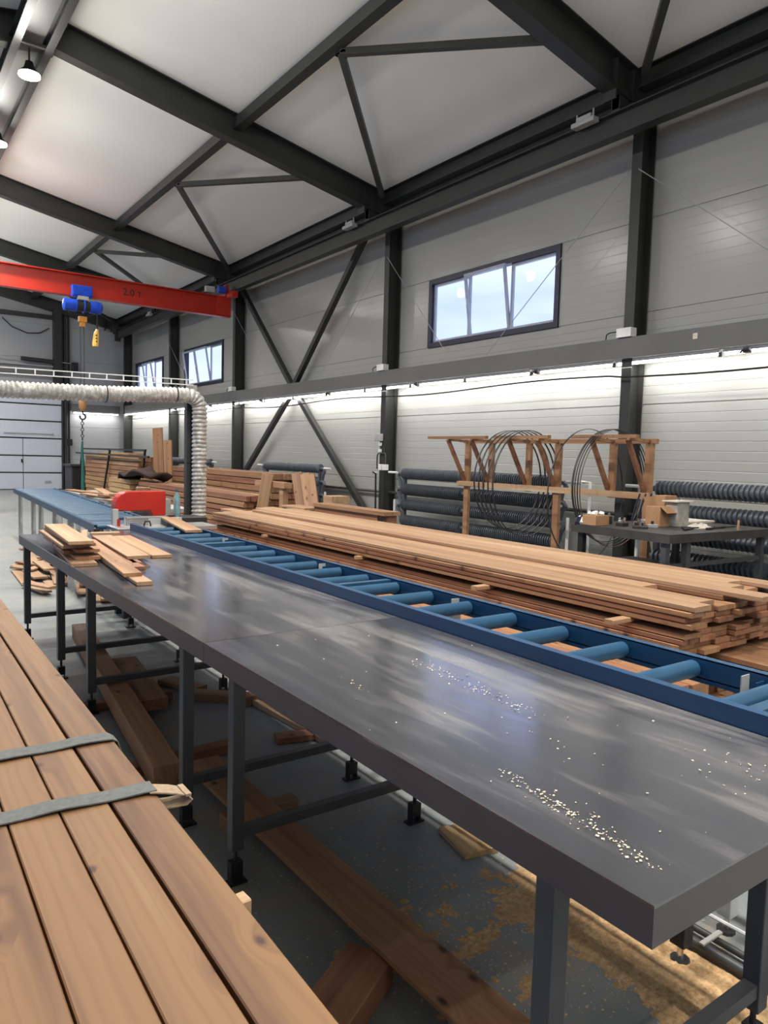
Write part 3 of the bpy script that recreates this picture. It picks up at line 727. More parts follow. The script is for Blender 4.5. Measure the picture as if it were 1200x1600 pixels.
# far conveyor
ang = math.atan2(.35, 6.9)
c2 = thing('roller_conveyor', (1.74, 6.75, 0), 'blue roller conveyor beyond the saw, on square grey legs', 'conveyor', rz=-ang)
L2 = 7.0; W2 = .66
for xa, xb, s_ in ((0, .04, 1), (W2-.04, W2, -1)):
    channel(c2, xa, xb, s_, 0.34, L2, .76, .835)
rollers(c2, .45, 33, .2, .04, W2-.04, .805, .028)
for y in (.60, 1.75, 2.8, 4.0, 4.75, 6.3):
    for x in (.03, W2-.03):
        MB().box(x-.03, x+.03, y-.03, y+.03, 0, .76).build('leg', 'zinc' if y > 1 else 'leg_grey', c2)
    if y in (.60, 2.8): MB().box(.03, W2, y-.015, y+.015, .25, .29).build('stretcher', 'leg_grey', c2)
MB().box(-.01, .04, .29, .34, .74, .80).build('corner_bracket', 'black', c2)
# side table next to the far conveyor
st = thing('side_table', (3.0, 11.0, 0), 'low grey metal table piled with board offcuts beyond the saw', 'table')
MB().box(2.80, 3.40, 8.9, 13.2, .78, .82).build('tabletop', 'zinc', st)
for x in (2.84, 3.36):
    for y in (9.0, 11.0, 13.1): MB().box(x-.025, x+.025, y-.025, y+.025, 0, .78).build('leg', 'leg_grey', st)

# ---------------------------------------------------------------- planks
_pm = {}
def plank_mesh(w, h, L, mat, ch=.003):
    key = (round(w, 3), round(h, 3), round(L, 2), mat)
    if key not in _pm:
        o = MB().plank((0, -L/2, 0), (0, L/2, 0), w, h, ch).build('tmp', mat); _pm[key] = o.data; o.data.name = 'board_mesh'
        bpy.data.objects.remove(o)
    return _pm[key]
def board(loc, w, h, L, mat, label, cat='board', group=None, rot=(0, 0, 0), name='board'):
    o = bpy.data.objects.new(name, plank_mesh(w, h, L, mat)); C.objects.link(o)
    o.location = loc; o.rotation_euler = rot; return tag(o, label, cat, group)
def between(p0, p1, w, h, mat, label, cat='board', group=None, name='board', roll=0, face=None):
    p0 = Vector(p0); p1 = Vector(p1); d = p1-p0; L = round(d.length, 2)
    o = board((p0+p1)/2, w, h, L, mat, label, cat, group, name=name)
    o.rotation_mode = 'QUATERNION'; q = d.to_track_quat('Y', 'Z')
    if face is not None:
        yv = d.normalized(); zv = Vector(face); zv = (zv-yv*zv.dot(yv)).normalized(); xv = yv.cross(zv)
        q = Matrix((xv, yv, zv)).transposed().to_quaternion()
    o.rotation_quaternion = q; return o
rnd = random.Random(3)
def stack(x0, y0, z0, nx, nz, w, h, L, mats, label, group, jit=.02, gapz=.002, gapx=.004, rz=0, xj=.003):
    for k in range(nz):
        for i in range(nx):
            x = x0+w/2+i*(w+gapx)+rnd.uniform(-xj, xj)
            dy = rnd.uniform(-jit, jit)
            board((x, y0+L/2+dy, z0+h/2+k*(h+gapz)), w, h, L, rnd.choice(mats), label+', %s layer from top, %s from front' % (ORD[nz-1-k], ORD[i]), 'board', group, (0, 0, rz+rnd.uniform(-.0006, .0006)))
    return z0+nz*(h+gapz)

# foreground pack of decking boards (left)
FZ = .60; fw_, fg = .1165, .005
for i in range(6):
    xe = .635-i*(fw_+fg)-(.004 if i > 0 else 0)
    a = Vector((xe-fw_/2-.012, .40, FZ-.0135)); b_ = Vector((xe-fw_/2+.055, 5.2, FZ-.0135))
    nm = ['rightmost, its edge over the floor', 'second from the right, with a crack across', 'third from the right, with wild grain', 'fourth from the right', 'fifth from the right', 'sixth from the right'][i]
    between(a, b_, fw_, .027, 'wood_front', 'smooth brown top board of the foreground pack, '+nm, group='decking boards on the foreground pack')
for k in range(1, 6):
    for i in range(6):
        xe = .635-i*(fw_+fg)
        between((xe-fw_/2-.012, .40, FZ-.0135-k*.0295), (xe-fw_/2+.055, 5.2, FZ-.0135-k*.0295), fw_, .027, 'wood_front', 'brown board inside the foreground pack, %s layer from top, %s from right' % (ORD[k], ORD[i]), group='lower boards of the foreground pack')
for y in (.9, 3.0, 4.9):
    bz = thing('support_trestle', (.3, y, 0), 'timber trestle under the foreground board pack, '+{.9: 'nearest', 3.0: 'middle', 4.9: 'farthest'}[y], 'trestle', 'trestles under the foreground pack')
    MB().box(-.1, .62, y-.04, y+.04, .36, .435).build('top_beam', 'wood_old', bz)
    for x in (-.05, .5): MB().box(x-.04, x+.04, y-.035, y+.035, 0, .36).build('leg', 'wood_old', bz)

# two lifting slings across the foreground pack
def sling(y0, y1, name, lab, loop=False):
    s_ = thing(name, (.4, y0, .6), lab, 'sling', 'grey slings on the foreground pack')
    w = .066; N = 26; top = []; 
    vs = []; fs = []
    path = []
    x0 = -.2; x1 = .645
    for k in range(N+1):
        t = k/N; x = x0+(x1-x0)*t; y = y0+(y1-y0)*t+.006*math.sin(7*t+y0)
        path.append((x, y, FZ+.004+.0025*(1+math.sin(23*t+y0*5)), .0))
    if not loop:
        path += [(.660, y1, FZ-.004, 0), (.668, y1-.002, FZ-.03, 0), (.668, y1-.004, FZ-.16, 0)]
    for (x, y, z, _) in path:
        dx = 0
        vs += [(x, y-w/2, z), (x, y+w/2, z), (x, y+w/2, z+.004), (x, y-w/2, z+.004)]
    # thickness direction turns with the path end
    n = len(path)
    for k in range(n):
        if k >= N+1:
            x, y, z, _ = path[k]; vs[4*k+2] = (x+.004, y+w/2, z); vs[4*k+3] = (x+.004, y-w/2, z)
    for k in range(n-1):
        a, b_ = 4*k, 4*k+4
        for q in range(4):
            r_ = (q+1) % 4; fs.append((a+q, a+r_, b_+r_, b_+q))
    fs += [(0, 1, 2, 3), (4*n-1, 4*n-2, 4*n-3, 4*n-4)]
    MB().add(vs, fs).build('webbing', 'sling_grey', s_, smooth=True)
    if loop:
        # cream eye of the sling standing off the board edge
        pts = [(.625, FZ+.006), (.650, FZ+.006), (.685, FZ+.004), (.712, FZ+.001), (.722, FZ-.010), (.712, FZ-.022), (.68, FZ-.03), (.645, FZ-.034)]
        vs = []; fs = []
        for k, (x, z) in enumerate(pts):
            y = y1-.75*(x-.625)*.8; ww = w*(1.0 if k > 1 else .95)
            nx, nz_ = ((0, .004) if k < 3 else (.004, 0) if k < 5 else (0, -.004))
            vs += [(x, y-ww/2, z), (x, y+ww/2, z), (x+nx, y+ww/2, z+nz_), (x+nx, y-ww/2, z+nz_)]
        for k in range(len(pts)-1):
            a, b_ = 4*k, 4*k+4
            for q in range(4): fs.append((a+q, a+(q+1) % 4, b_+(q+1) % 4, b_+q))
        MB().add(vs, fs).build('sling_eye', 'sling_cream', s_, smooth=True)['label'] = 'cream sewn end loop'
        MB().box(.706, .722, y1-.055-w/2, y1-.055+w/2+.004, FZ+.0, FZ+.007).build('frayed_end', 'sling_cream', s_)
sling(2.42, 2.41, 'lifting_sling', 'grey webbing sling across the foreground boards, farther one, folded over the edge')
sling(2.05, 1.97, 'lifting_sling', 'grey webbing sling across the foreground boards, nearer one, with cream eye', True)

# big stack of boards behind the conveyor
SX, SY, SL = 3.30, 2.02, 6.0
G1 = 'boards of the long stack behind the conveyor'
lowg = 'boards of the low pile under the long stack'
z = stack(2.72, 1.95, .09, 11, 6, .140, .069, 6.4, ['wood_red', 'wood_board'], 'reddish board in the low pile under the stack', lowg, jit=.12)
for y in (2.3, 4.2, 6.2, 7.9):
    between((3.0, y, .045), (4.5, y, .045), .09, .08, 'wood_old', 'wooden bearer under the low board pile, '+{2.3: 'nearest', 4.2: 'second nearest', 6.2: 'third nearest', 7.9: 'farthest'}[y], 'bearer', 'bearers under the board stack', name='bearer')
zt = z
for k in range(4):   # loose boards spilling under the stack at the near end
    board((3.75+k*.17, 4.75+k*.05, zt+.022+.0*k), .15, .03, 6.0, 'wood_board', 'loose board poking out below the long stack, %s from the conveyor' % ORD[k], 'board', 'loose boards below the stack', (0, 0, rnd.uniform(-.003, .003)))
zt += .045
for y, l_ in ((2.25, 0), (3.05, 1), (4.6, 2), (6.4, 3)):
    between((3.26, y, zt+.012), (4.3, y, zt+.012), .05, .024, 'wood_board', 'thin sticker lath under the long stack, %s from the near end' % ORD[l_], 'lath', 'laths under the long stack', name='lath')
zt += .026
z1 = stack(SX, SY, zt, 7, 4, .145, .0265, SL, ['wood_red', 'wood_board'], 'brown board in the long stack, lower half', G1, jit=.03, gapz=.0035)
for y, x_ in ((2.35, 3.14), (3.42, 3.18), (4.9, 3.25), (6.6, 3.25)):
    between((x_, y, z1+.013), (4.36, y, z1+.013), .055, .026, 'wood_pale', {2.35: 'pale wood lath end poking out of the long stack, nearest one', 3.42: 'pale wood lath end poking out of the long stack, second nearest'}.get(y, 'pale wood lath between the layers of the long stack'), 'lath', 'laths in the long stack', name='lath')
z2 = stack(SX-.01, SY-.02, z1+.027, 7, 3, .146, .0265, SL, ['wood_red', 'wood_board'], 'brown board in the long stack, upper half', 'boards in the upper half of the long stack', jit=.04, gapz=.0035)
for i in range(7):
    n_ = ['nearest the conveyor', 'second from the conveyor', 'third from the conveyor', 'fourth from the conveyor', 'third from the wall side', 'second from the wall side', 'nearest the wall side'][i]
    dz = [0, 0, 0, .027, .027, .027, .027][i]; dy = [.05, -.02, -.45, .15, -.1, -.2, .1][i]
    if dz: board((SX+.07+i*.149, SY+SL/2+.02*i, z2+.0132), .145, .0265, SL, 'wood_board', 'pale board under the raised top row of the long stack, %s from the wall' % ORD[6-i], 'board', 'boards under the top row')
    board((SX+.07+i*.149, SY+SL/2-dy, z2+.0132+dz), .145, .0265, SL, 'wood_pale', 'pale board on top of the long stack, '+n_, 'board', 'top boards of the long stack', (0, 0, rnd.uniform(-.002, .002)))  # paler wood than the layers below: light from above put into the colour

# far stacks
def fstack(x0, y0, z0, nx, nz, w, h, L, mats, label, group, jit=.05):
    if z0 < .1:
        for y in (y0+.5, y0+L-.5):
            between((x0-.02, y, z0/2), (x0+nx*(w+.008)+.02, y, z0/2), .09, z0, 'wood_old', 'wooden bearer on the floor under the '+group.split(' of ')[-1].replace('the ', '')+(', near one' if y == y0+.5 else ', far one'), 'bearer', 'floor bearers under the far stacks', name='bearer')
    return stack(x0, y0, z0, nx, nz, w, h, L, mats, label, group, jit, .016, .008, xj=.012)
fstack(6.25, 12.3, .06, 3, 9, .20, .108, 6.0, ['wood_board', 'wood_red'], 'squared timber in the wall stack behind the trestle', 'timbers of the wall stack', .12)
fstack(5.0, 11.0, .05, 3, 8, .18, .085, 5.6, ['wood_board', 'wood_red', 'wood_yellow'], 'board in the lower stack behind the duct post', 'boards of the lower stack', .25)
fstack(5.0, 16.9, .05, 3, 7, .18, .10, 1.8, ['wood_yellow'], 'short yellowish board behind the bottle', 'short boards behind the bottle', .1)
fstack(5.75, 18.8, .06, 3, 10, .17, .115, 5.4, ['wood_yellow', 'wood_board'], 'yellowish beam in the tall stack near the gate', 'beams of the tall stack', .03)
fstack(5.95, 20.3, 1.34, 2, 1, .20, .10, 3.2, ['wood_yellow'], 'short yellow beam on top of the tall stack', 'beams on the tall stack', .05)
cartf = thing('steel_stillage', (5.68, 21, 0), 'black tubular steel rack frame around the tall stack near the gate', 'rack')
for a, b_ in (((5.68, 24.35, 1.53), (5.68, 18.0, 1.53)), ((5.68, 24.35, 1.53), (5.68, 24.8, 0)), ((5.68, 18.05, 1.53), (5.68, 18.5, 0)), ((5.68, 21.15, 1.53), (5.68, 22.0, 0)), ((5.66, 25.0, 1.39), (5.66, 17.7, 1.37))):
    MB().beam(a, b_, .05, .05, up=(1, 0, 0)).build('frame_bar', 'black', cartf)
bd = thing('dark_bin', (5.9, 24.9, 0), 'dark container behind the tall beam stack', 'container')
MB().box(5.5, 6.4, 24.9, 25.9, 0, .95).build('bin_body', 'black', bd, bev=.03)
MB().box(5.45, 6.45, 24.85, 25.95, .95, 1.02).build('bin_lid', 'steel_frame', bd)

# upright planks leaning on the wall
between((5.90, 17.55, .03), (5.90, 17.78, 2.08), .26, .04, 'wood_board', 'tall rough plank standing upright left of the duct post', 'plank', 'upright planks', name='plank', face=(-.75, -.65, .1))
between((6.02, 18.2, .03), (6.02, 18.25, 1.72), .12, .04, 'wood_red', 'darker plank standing behind the tall upright plank', 'plank', 'upright planks', name='plank', face=(-.75, -.65, .1))
between((5.85, 16.75, .03), (5.85, 16.90, 1.78), .20, .05, 'wood_board', 'shorter plank with a rounded top standing upright right of the tall one', 'plank', 'upright planks', name='plank', face=(-.75, -.65, .1))
# dark cloth on the pile
cl = MB(); n = 14; vs = []; fs = []
for i in range(n+1):
    for j in range(5):
        u, v_ = i/n, j/4
        x = 5.02+v_*.5; y = 15.6-u*(-2.4)
        zz = .82+.10*math.sin(u*9+v_*3)*(.4+v_)+.14*math.exp(-((u-.35)/.2)**2)-(.12 if i == n else 0)
        vs.append((x-.15*math.sin(u*3.1), y, zz))
for i in range(n):
    for j in range(4):
        a = i*5+j; fs.append((a, a+1, a+6, a+5))
vs = [(a, b_, c_+.15) for a, b_, c_ in vs]
cl.add(vs, fs); o = cl.build('cloth_heap', 'dark_cloth', smooth=True, origin=(5.2, 16.5, .8)); so = o.modifiers.new('s', 'SOLIDIFY'); so.thickness = .06
tag(o, 'dark brown cloth heap lying on the boards behind the red saw guard', 'cloth')

# trestle and leaning planks by the wall stack
tz = thing('saw_horse', (5.5, 10.7, 0), 'small pale timber trestle standing in front of the wall stack', 'trestle')
MB().box(5.36, 5.50, 10.15, 11.20, 1.00, 1.09).build('top_beam', 'wood_pale', tz)
for y in (10.30, 11.02): MB().beam((5.43, y, 0), (5.43, y, 1.0), .09, .13, up=(0, 1, 0)).build('leg', 'wood_pale', tz)
MB().box(5.42, 5.46, 10.3, 11.0, .35, .47).build('stretcher', 'wood_pale', tz)
between((5.22, 10.85, .02), (5.30, 10.60, 1.20), .19, .035, 'wood_pale', 'short plank leaning against the small trestle', 'plank', 'planks by the trestle', name='plank', face=(-.75, -.65, .1))
for k, (ya, yb, w, l_) in enumerate(((9.45, 10.20, .17, 'leftmost'), (9.15, 9.88, .15, 'middle'), (8.92, 9.62, .09, 'rightmost'))):
    between((5.42-.03*k, ya, .02), (5.60-.03*k, yb, 1.24), w, .04, 'wood_board', 'broad plank leaning beside the finned pipes, %s of three' % l_, 'plank', 'leaning planks', name='plank', face=(-.75, -.65, .1))
tag(MB().box(5.5, 5.8, 8.95, 9.2, .0, .95).build('timber_block', 'wood_pale', bev=.005, origin=(5.6, 9.1, 0)), 'upright timber block right of the leaning planks', 'block')
# timber bench
tb = thing('timber_bench', (5.3, 7.9, 0), 'low plain timber bench behind the long board stack', 'bench')
MB().box(4.98, 5.22, 6.93, 8.60, .845, .89).build('bench_top', 'wood_board', tb)
MB().box(5.00, 5.03, 7.10, 8.60, .35, .845).build('side_board', 'wood_red', tb)
for y in (7.04, 8.5): MB().box(5.05, 5.20, y-.06, y+.02, 0, .845).build('leg', 'wood_red', tb)
board((5.0, 8.95, .80), .30, .03, .7, 'wood_pale', 'small pale board lying left of the timber bench')
tbl = thing('support_block', (5.0, 8.95, 0), 'timber support under the small pale board', 'block'); MB().box(4.86, 5.14, 8.65, 9.25, 0, .785).build('block_body', 'wood_red', tbl)

# ---------------------------------------------------------------- finned pipe radiators
_fin = {}
def fin_pipe(t, ya, yb, x, z, pitch, r=.095):
    key = (round(yb-ya, 3), pitch)
    if key not in _fin:
        pts = []; rs = []; n = int((yb-ya)/pitch); L = yb-ya
        pts.append((0, 0, 0)); rs.append(.045)
        for k in range(n):
            y0 = (k+.15)*L/n
            pts += [(0, y0, 0), (0, y0+.12*L/n, 0), (0, y0+.42*L/n, 0), (0, y0+.54*L/n, 0)]; rs += [r*.74, r, r, r*.74]
        pts.append((0, L, 0)); rs.append(.045)
        o = MB().tube(pts, rs, 18).build('finned_pipe', 'fin_metal', None, smooth=35); _fin[key] = o.data
        bpy.data.objects.remove(o)
    o = bpy.data.objects.new('finned_pipe', _fin[key]); C.objects.link(o); o.parent = t
    b0 = Vector(t['_o']); o.location = Vector((x, ya, z))-b0
ZS = (1.25, .98, .705, .43)
def radiator(ya, yb, label, pitch, split=None, ends=(1, 1), x=7.8):
    t = thing('pipe_radiator', (x, (ya+yb)/2, 0), label, 'radiator', 'finned pipe radiators')
    segs = [(ya+.07, yb-.07)] if not split else [(ya+.07, split-.04), (split+.04, yb-.07)]
    for a, b_ in segs:
        for z in ZS: fin_pipe(t, a, b_, x, z, pitch)
    for z in ZS: MB().cyl((x, ya, z), (x, yb, z), .04, 10).build('core_pipe', 'fin_metal', t, smooth=True)
    for s_, y in ((0, ya), (1, yb)):
        if not ends[s_]: continue
        sg = -1 if s_ == 0 else 1
        MB().box(x-.03, x+.03, y-sg*.10-.03, y-sg*.10+.03, 0, 1.34).build('post', 'fin_metal', t)
        for k in range(3):
            za, zb = ZS[k], ZS[k+1]
            MB().tube([(x, y, za), (x, y+sg*.05, za), (x, y+sg*.09, za-.05), (x, y+sg*.03, (za+zb)/2), (x, y-sg*.0, zb+.02)], .035, 8).build('return_bend', 'fin_metal', t, smooth=True)
        MB().tube([(x-.02, y+sg*.10, 1.26), (x-.02, y+sg*.36, 1.26)], .02, 8).build('feed_pipe', 'white_pipe', t, smooth=True)
        MB().tube([(x-.02, y+sg*.16, .28), (x-.02, y+sg*.16, .78)], .022, 8).build('riser_pipe', 'white_pipe', t, smooth=True)
    return t
radiator(8.66, 10.36, 'dark finned pipe radiator right of the second column', .042, ends=(0, 1))
radiator(6.72, 8.60, 'dark finned pipe radiator behind the left wooden rack', .042, ends=(1, 0))
radiator(1.0, 5.30, 'dark finned pipe radiator behind the cluttered work table', .058, 3.2, ends=(0, 1))
radiator(13.1, 15.75, 'dark finned pipe radiator behind the leaning planks', .06, 14.5)
radiator(19.0, 22.6, 'dark finned pipe radiator behind the duct post', .08, 20.8)

# white riser right of big rack
for y, lab in ((6.35, 'white vertical pipe between the two wooden rack bays'), (5.02, 'white vertical pipe behind the wooden rack by the nearest column')):
    tag(MB().tube([(7.95, y, 0), (7.95, y, 1.27), (7.95, y+.15, 1.27)], .022, 8).build('riser_pipe', 'white_pipe', smooth=True, origin=(7.95, y, 0)), lab, 'pipe')
tag(MB().tube([(8.3, 16.5, .85), (8.3, 1.5, .85)], .028, 8).build('heating_pipe', 'steel_brace', smooth=True, origin=(8.3, 9, .85)), 'grey horizontal heating pipe low on the right wall', 'pipe')

# column electrics
ce_ = thing('switch_cluster', (8.08, 11.4, 1.3), 'white switches and sockets on the column left of the radiators', 'switch')
MB().box(7.98, 8.09, 11.36, 11.50, 1.83, 1.97).build('lamp_box', 'grey_box', ce_, bev=.01)
for z in (1.62, 1.74): MB().box(8.04, 8.095, 11.40, 11.45, z, z+.06).build('push_button', 'white_plastic', ce_, bev=.005)
for k in range(2): MB().box(8.0, 8.095, 11.19+k*.11-.02, 11.28+k*.11-.02, 1.28, 1.39).build('socket', 'white_plastic', ce_, bev=.006)
MB().tube([(8.06, 11.5, 1.3), (8.06, 11.5, 1.56), (8.06, 11.45, 1.6), (8.06, 11.25, 1.6), (8.06, 11.22, 1.56), (8.06, 11.22, 1.39)], .015, 6).build('conduit', 'steel_brace', ce_, smooth=True)
MB().tube([(8.0, 11.56, 1.24), (8.05, 11.52, 1.20), (8.05, 11.5, .5)], .02, 6).build('hanging_cable', 'black', ce_, smooth=True)

# ---------------------------------------------------------------- wooden rack with hoops
wk = thing('timber_rack', (7.2, 6.5, 0), 'pine timber rack on posts in front of the radiators, holding black hoops', 'rack')
PX_ = 7.2
MB().box(PX_-.02, PX_+.03, 4.86, 8.05, 1.765, 1.82).build('rear_rail', 'wood_board', wk)
MB().box(PX_-.045, PX_-.02, 4.90, 8.10, 1.14, 1.215).build('middle_rail', 'wood_pale', wk)
MB().box(PX_-.07, PX_-.045, 7.55, 8.12, 1.15, 1.21).build('splice_board', 'wood_pale', wk)
for y in (7.97, 6.27, 4.95): MB().box(PX_-.02, PX_+.03, y-.045, y+.045, 0, 1.765).build('post', 'wood_board', wk)
for y in (7.48, 6.77, 5.44): MB().box(PX_-.02, PX_+.03, y-.04, y+.04, 1.13, 1.765).build('short_post', 'wood_board', wk)
for y in (7.97, 7.48, 6.77, 6.27, 5.44, 4.95):
    MB().beam((PX_, y, 1.79), (6.80, y, 1.81), .04, .035).build('arm', 'wood_board', wk)
    MB().beam((PX_-.02, y+.03, 1.22), (6.84, y+.03, 1.80), .045, .045, up=(0, 1, 0)).build('strut', 'wood_red', wk)
for a, b_ in ((8.42, 7.2), (7.05, 6.1), (5.75, 4.85)):
    MB().box(6.80, 6.86, b_, a, 1.815, 1.855).build('front_rail', 'wood_board', wk)
def hoop(y, r, cx, mat, lab, w=.012, tilt=0, ecc=1.0, grp='black hoops on the timber rack', xo=7.03):
    N = 56; pts = []
    cz = 1.93-r*ecc
    for k in range(N):
        a = 2*math.pi*k/N
        pts.append((cx+r*.97*math.cos(a), y+tilt*math.cos(a), cz+r*ecc*math.sin(a)))
    mb = MB(); vs = []; fs = []
    for p in pts:
        d = Vector((p[0]-cx, 0, p[2]-cz)).normalized()*.003
        vs += [(p[0]-d.x, p[1]-w, p[2]-d.z), (p[0]+d.x, p[1]-w, p[2]+d.z), (p[0]+d.x, p[1]+w, p[2]+d.z), (p[0]-d.x, p[1]+w, p[2]-d.z)]
    for k in range(N):
        a, b_ = 4*k, 4*((k+1) % N)
        for q in range(4): fs.append((a+q, a+(q+1) % 4, b_+(q+1) % 4, b_+q))
    tag(mb.add(vs, fs).build('steel_hoop', mat, smooth=True, origin=(cx, y, cz)), lab, 'hoop', grp)
for k in range(5):
    hoop(6.98-.085*k, .64, 7.05, 'hoop_black', 'thin black hoop on the left bay of the timber rack, %s' % ['leftmost', 'second from left', 'middle', 'second from right', 'rightmost'][k], ecc=1.02+.015*k)
for k in range(4):
    hoop(5.42-.035*k, .66, 7.12, 'hoop_rust' if k == 3 else 'hoop_black', 'black hoop in the right-hand bundle on the timber rack, '+['rear', 'third from front', 'second from front', 'front rusty'][k]+' one', w=(.013, .006, .007, .005)[k], ecc=1.0+.012*k, grp='bundled hoops on the right bay')
hoop(5.62, .70, 6.98, 'hoop_black', 'single large thin hoop hanging left of the hoop bundle', w=.008, ecc=1.12)

# ---------------------------------------------------------------- cluttered work table at right
AZ = R(-2)
wt = thing('bench_table', (5.80, 3.74, 0), 'dark metal work table cluttered with boxes and parts at the right', 'table', rz=AZ)
TH = .92
MB().box(0, 1.70, 0, 1.14, TH-.015, TH).build('tabletop', 'dark_table', wt)
ap = MB(); ap.box(0, 1.70, 0, .02, TH-.08, TH-.015); ap.box(0, .02, .02, 1.14, TH-.08, TH-.015); ap.box(.02, 1.7, 1.12, 1.14, TH-.08, TH-.015); ap.box(1.68, 1.7, .02, 1.12, TH-.08, TH-.015); ap.build('apron', 'dark_table', wt)
for x, y in ((.06, .08), (.06, 1.04), (1.62, .08), (1.62, 1.04), (.34, .06)):
    MB().box(x-.03, x+.03, y-.03, y+.03, 0, TH-.08).build('leg', 'leg_grey' if y < .5 else 'black', wt)
MB().box(.06, 1.0, .55, 1.15, .50, .53).build('lower_shelf', 'leg_grey', wt)
MB().box(.05, 1.65, .06, .10, .60, .64).build('stretcher', 'leg_grey', wt)
def onT(x, y, z=0):
    return (5.80+x*math.cos(AZ)-y*math.sin(AZ), 3.74+x*math.sin(AZ)+y*math.cos(AZ), TH+z)
def boxthing(name, loc, sx, sy, sz, mat, lab, cat, rz=0, flaps=False, bev=.004):
    t = thing(name, loc, lab, cat, rz=rz); MB().box(-sx/2, sx/2, -sy/2, sy/2, 0, sz).build('box_body', mat, t, bev=bev)
    if flaps:
        MB().add([(-sx/2, -sy/2, sz), (sx/2, -sy/2, sz), (sx/2, -sy/2-.08, sz-.06), (-sx/2, -sy/2-.08, sz-.06), (-sx/2, -sy/2, sz+.003), (sx/2, -sy/2, sz+.003), (sx/2, -sy/2-.08, sz-.057), (-sx/2, -sy/2-.08, sz-.057)],
                 [(0, 1, 2, 3), (4, 5, 6, 7), (0, 3, 7, 4), (1, 2, 6, 5), (2, 3, 7, 6), (0, 1, 5, 4)]).build('flap', mat, t)
        MB().add([(-sx/2, sy/2, sz), (sx/2, sy/2, sz), (sx/2, sy/2+.03, sz+.09), (-sx/2, sy/2+.03, sz+.09), (-sx/2, sy/2+.004, sz), (sx/2, sy/2+.004, sz), (sx/2, sy/2+.034, sz+.09), (-sx/2, sy/2+.034, sz+.09)],
                 [(0, 1, 2, 3), (4, 5, 6, 7), (0, 3, 7, 4), (1, 2, 6, 5), (2, 3, 7, 6), (0, 1, 5, 4)]).build('flap', mat, t)
    return t
boxthing('cardboard_box', onT(.68, .62), .17, .17, .20, 'cardboard', 'tall brown cardboard box with open flaps on the cluttered table', 'box', AZ, True)
boxthing('cardboard_box', onT(.95, .74, .0), .20, .14, .30, 'cardboard', 'brown cardboard box behind the grey block', 'box', AZ)
cbk = thing('paint_can', onT(.85, .52), 'grey stained square canister on the cluttered table', 'canister', rz=AZ)
MB().box(-.10, .10, -.07, .07, 0, .25).build('can_body', 'concrete_block', cbk, bev=.01); MB().box(-.13, .14, -.09, .09, .25, .262).build('lid', 'paper', cbk)
boxthing('parts_box', onT(.12, .93), .20, .17, .10, 'cardboard', 'low open carton of white parts at the table corner', 'box', AZ)
rb = random.Random(11)
for k in range(9): 
    x, y = .05+.14*rb.random(), .87+.12*rb.random()
    tag(MB().tube([onT(x, y, .10), onT(x+.02, y+.01, .125)], .018, 8).build('plastic_fitting', 'white_plastic', origin=onT(x, y, .1)), 'white plastic fitting heaped in the low carton', 'fitting', 'fittings in the low carton')
tb2 = thing('blue_bag', onT(.06, 1.05), 'blue and white plastic bag at the far left table corner', 'bag')
for k in range(5):
    x, y, z = rb.uniform(-.06, .06), rb.uniform(-.06, .08), rb.uniform(.0, .03); c0 = Vector(onT(.06, 1.05))
    MB().tube([c0+Vector((x, y, z+.0)), c0+Vector((x+.05, y+.02, z+.035)), c0+Vector((x+.1, y, z+.05))], [.03, .04, .02], 7).build('bag_fold', 'window_blue' if k % 2 else 'white_plastic', tb2, smooth=True)
specs = [(.30, .75, .10, .08, .035), (.42, .85, .12, .05, .05), (.36, .60, .07, .07, .05), (.52, .72, .06, .09, .04), (.25, .5, .14, .05, .025), (.46, .52, .10, .04, .035), (.38, .98, .05, .05, .08), (.55, .95, .08, .05, .06)]
for k, (x, y, a, b_, h) in enumerate(specs):
    t = thing('metal_part', onT(x, y), 'small %s part in the table clutter, %s from the left' % (['dark steel', 'pale aluminium'][k % 2], ['second', 'fifth', 'third', 'seventh', 'first', 'sixth', 'fourth', 'last'][k]), 'part', 'metal parts on the cluttered table', rz=AZ+k*.5)
    MB().box(-a/2, a/2, -b_/2, b_/2, 0, h).build('part_body', ['steel_frame', 'aluminium'][k % 2], t, bev=.004)
    MB().cyl((0, 0, h), (0, 0, h+.03), .014, 8).build('stud', ['chrome', 'black'][k % 2], t)
for k, (x, y, L, r0) in enumerate(((.60, .22, .24, .2), (.75, .30, .20, -.3), (.95, .18, .3, .1), (1.20, .22, .35, -.05))):
    t = thing('hand_tool', onT(x, y), 'dark hand tool near the front edge of the cluttered table, %s from the left' % ORD[k], 'tool', 'tools on the cluttered table', rz=r0)
    MB().tube([(-L/2, 0, .012), (0, 0, .012)], .012, 8).build('grip', 'black', t, smooth=True); MB().box(0, L/2, -.008, .008, .006, .018).build('shank', 'steel_frame', t)
rag = MB(); vs = []; fs = []; n = 10
for i in range(n+1):
    for j in range(n+1):
        u, v_ = i/n-.5, j/n-.5; e = max(0, 1-(u*u+v_*v_)*4.2)
        vs.append(Vector(onT(.95+u*.34, .34+v_*.2, .004+e*(.035+.025*math.sin(u*25)*math.cos(v_*19)))))
for i in range(n):
    for j in range(n): a = i*(n+1)+j; fs.append((a, a+1, a+n+2, a+n+1))
rag.add(vs, fs); tag(rag.build('rag', 'paper', smooth=True, origin=onT(.95, .34)), 'crumpled beige rag on the cluttered table', 'rag')
tag(MB().box(0, .75, 0, .40, 0, .018).build('worn_board', 'paper', origin=(0, 0, 0)), 'flat worn beige board lying on the right part of the cluttered table', 'board')
wb = C.objects['worn_board']; wb.location = onT(1.05, .70); wb.rotation_euler = (0, 0, AZ)
tag(MB().box(-.008, .008, -.008, .008, 0, .10).build('wood_peg', 'wood_pale', origin=(0, 0, 0)), 'small upright wooden peg at the front edge of the cluttered table', 'peg')
C.objects['wood_peg'].location = onT(1.12, .03)
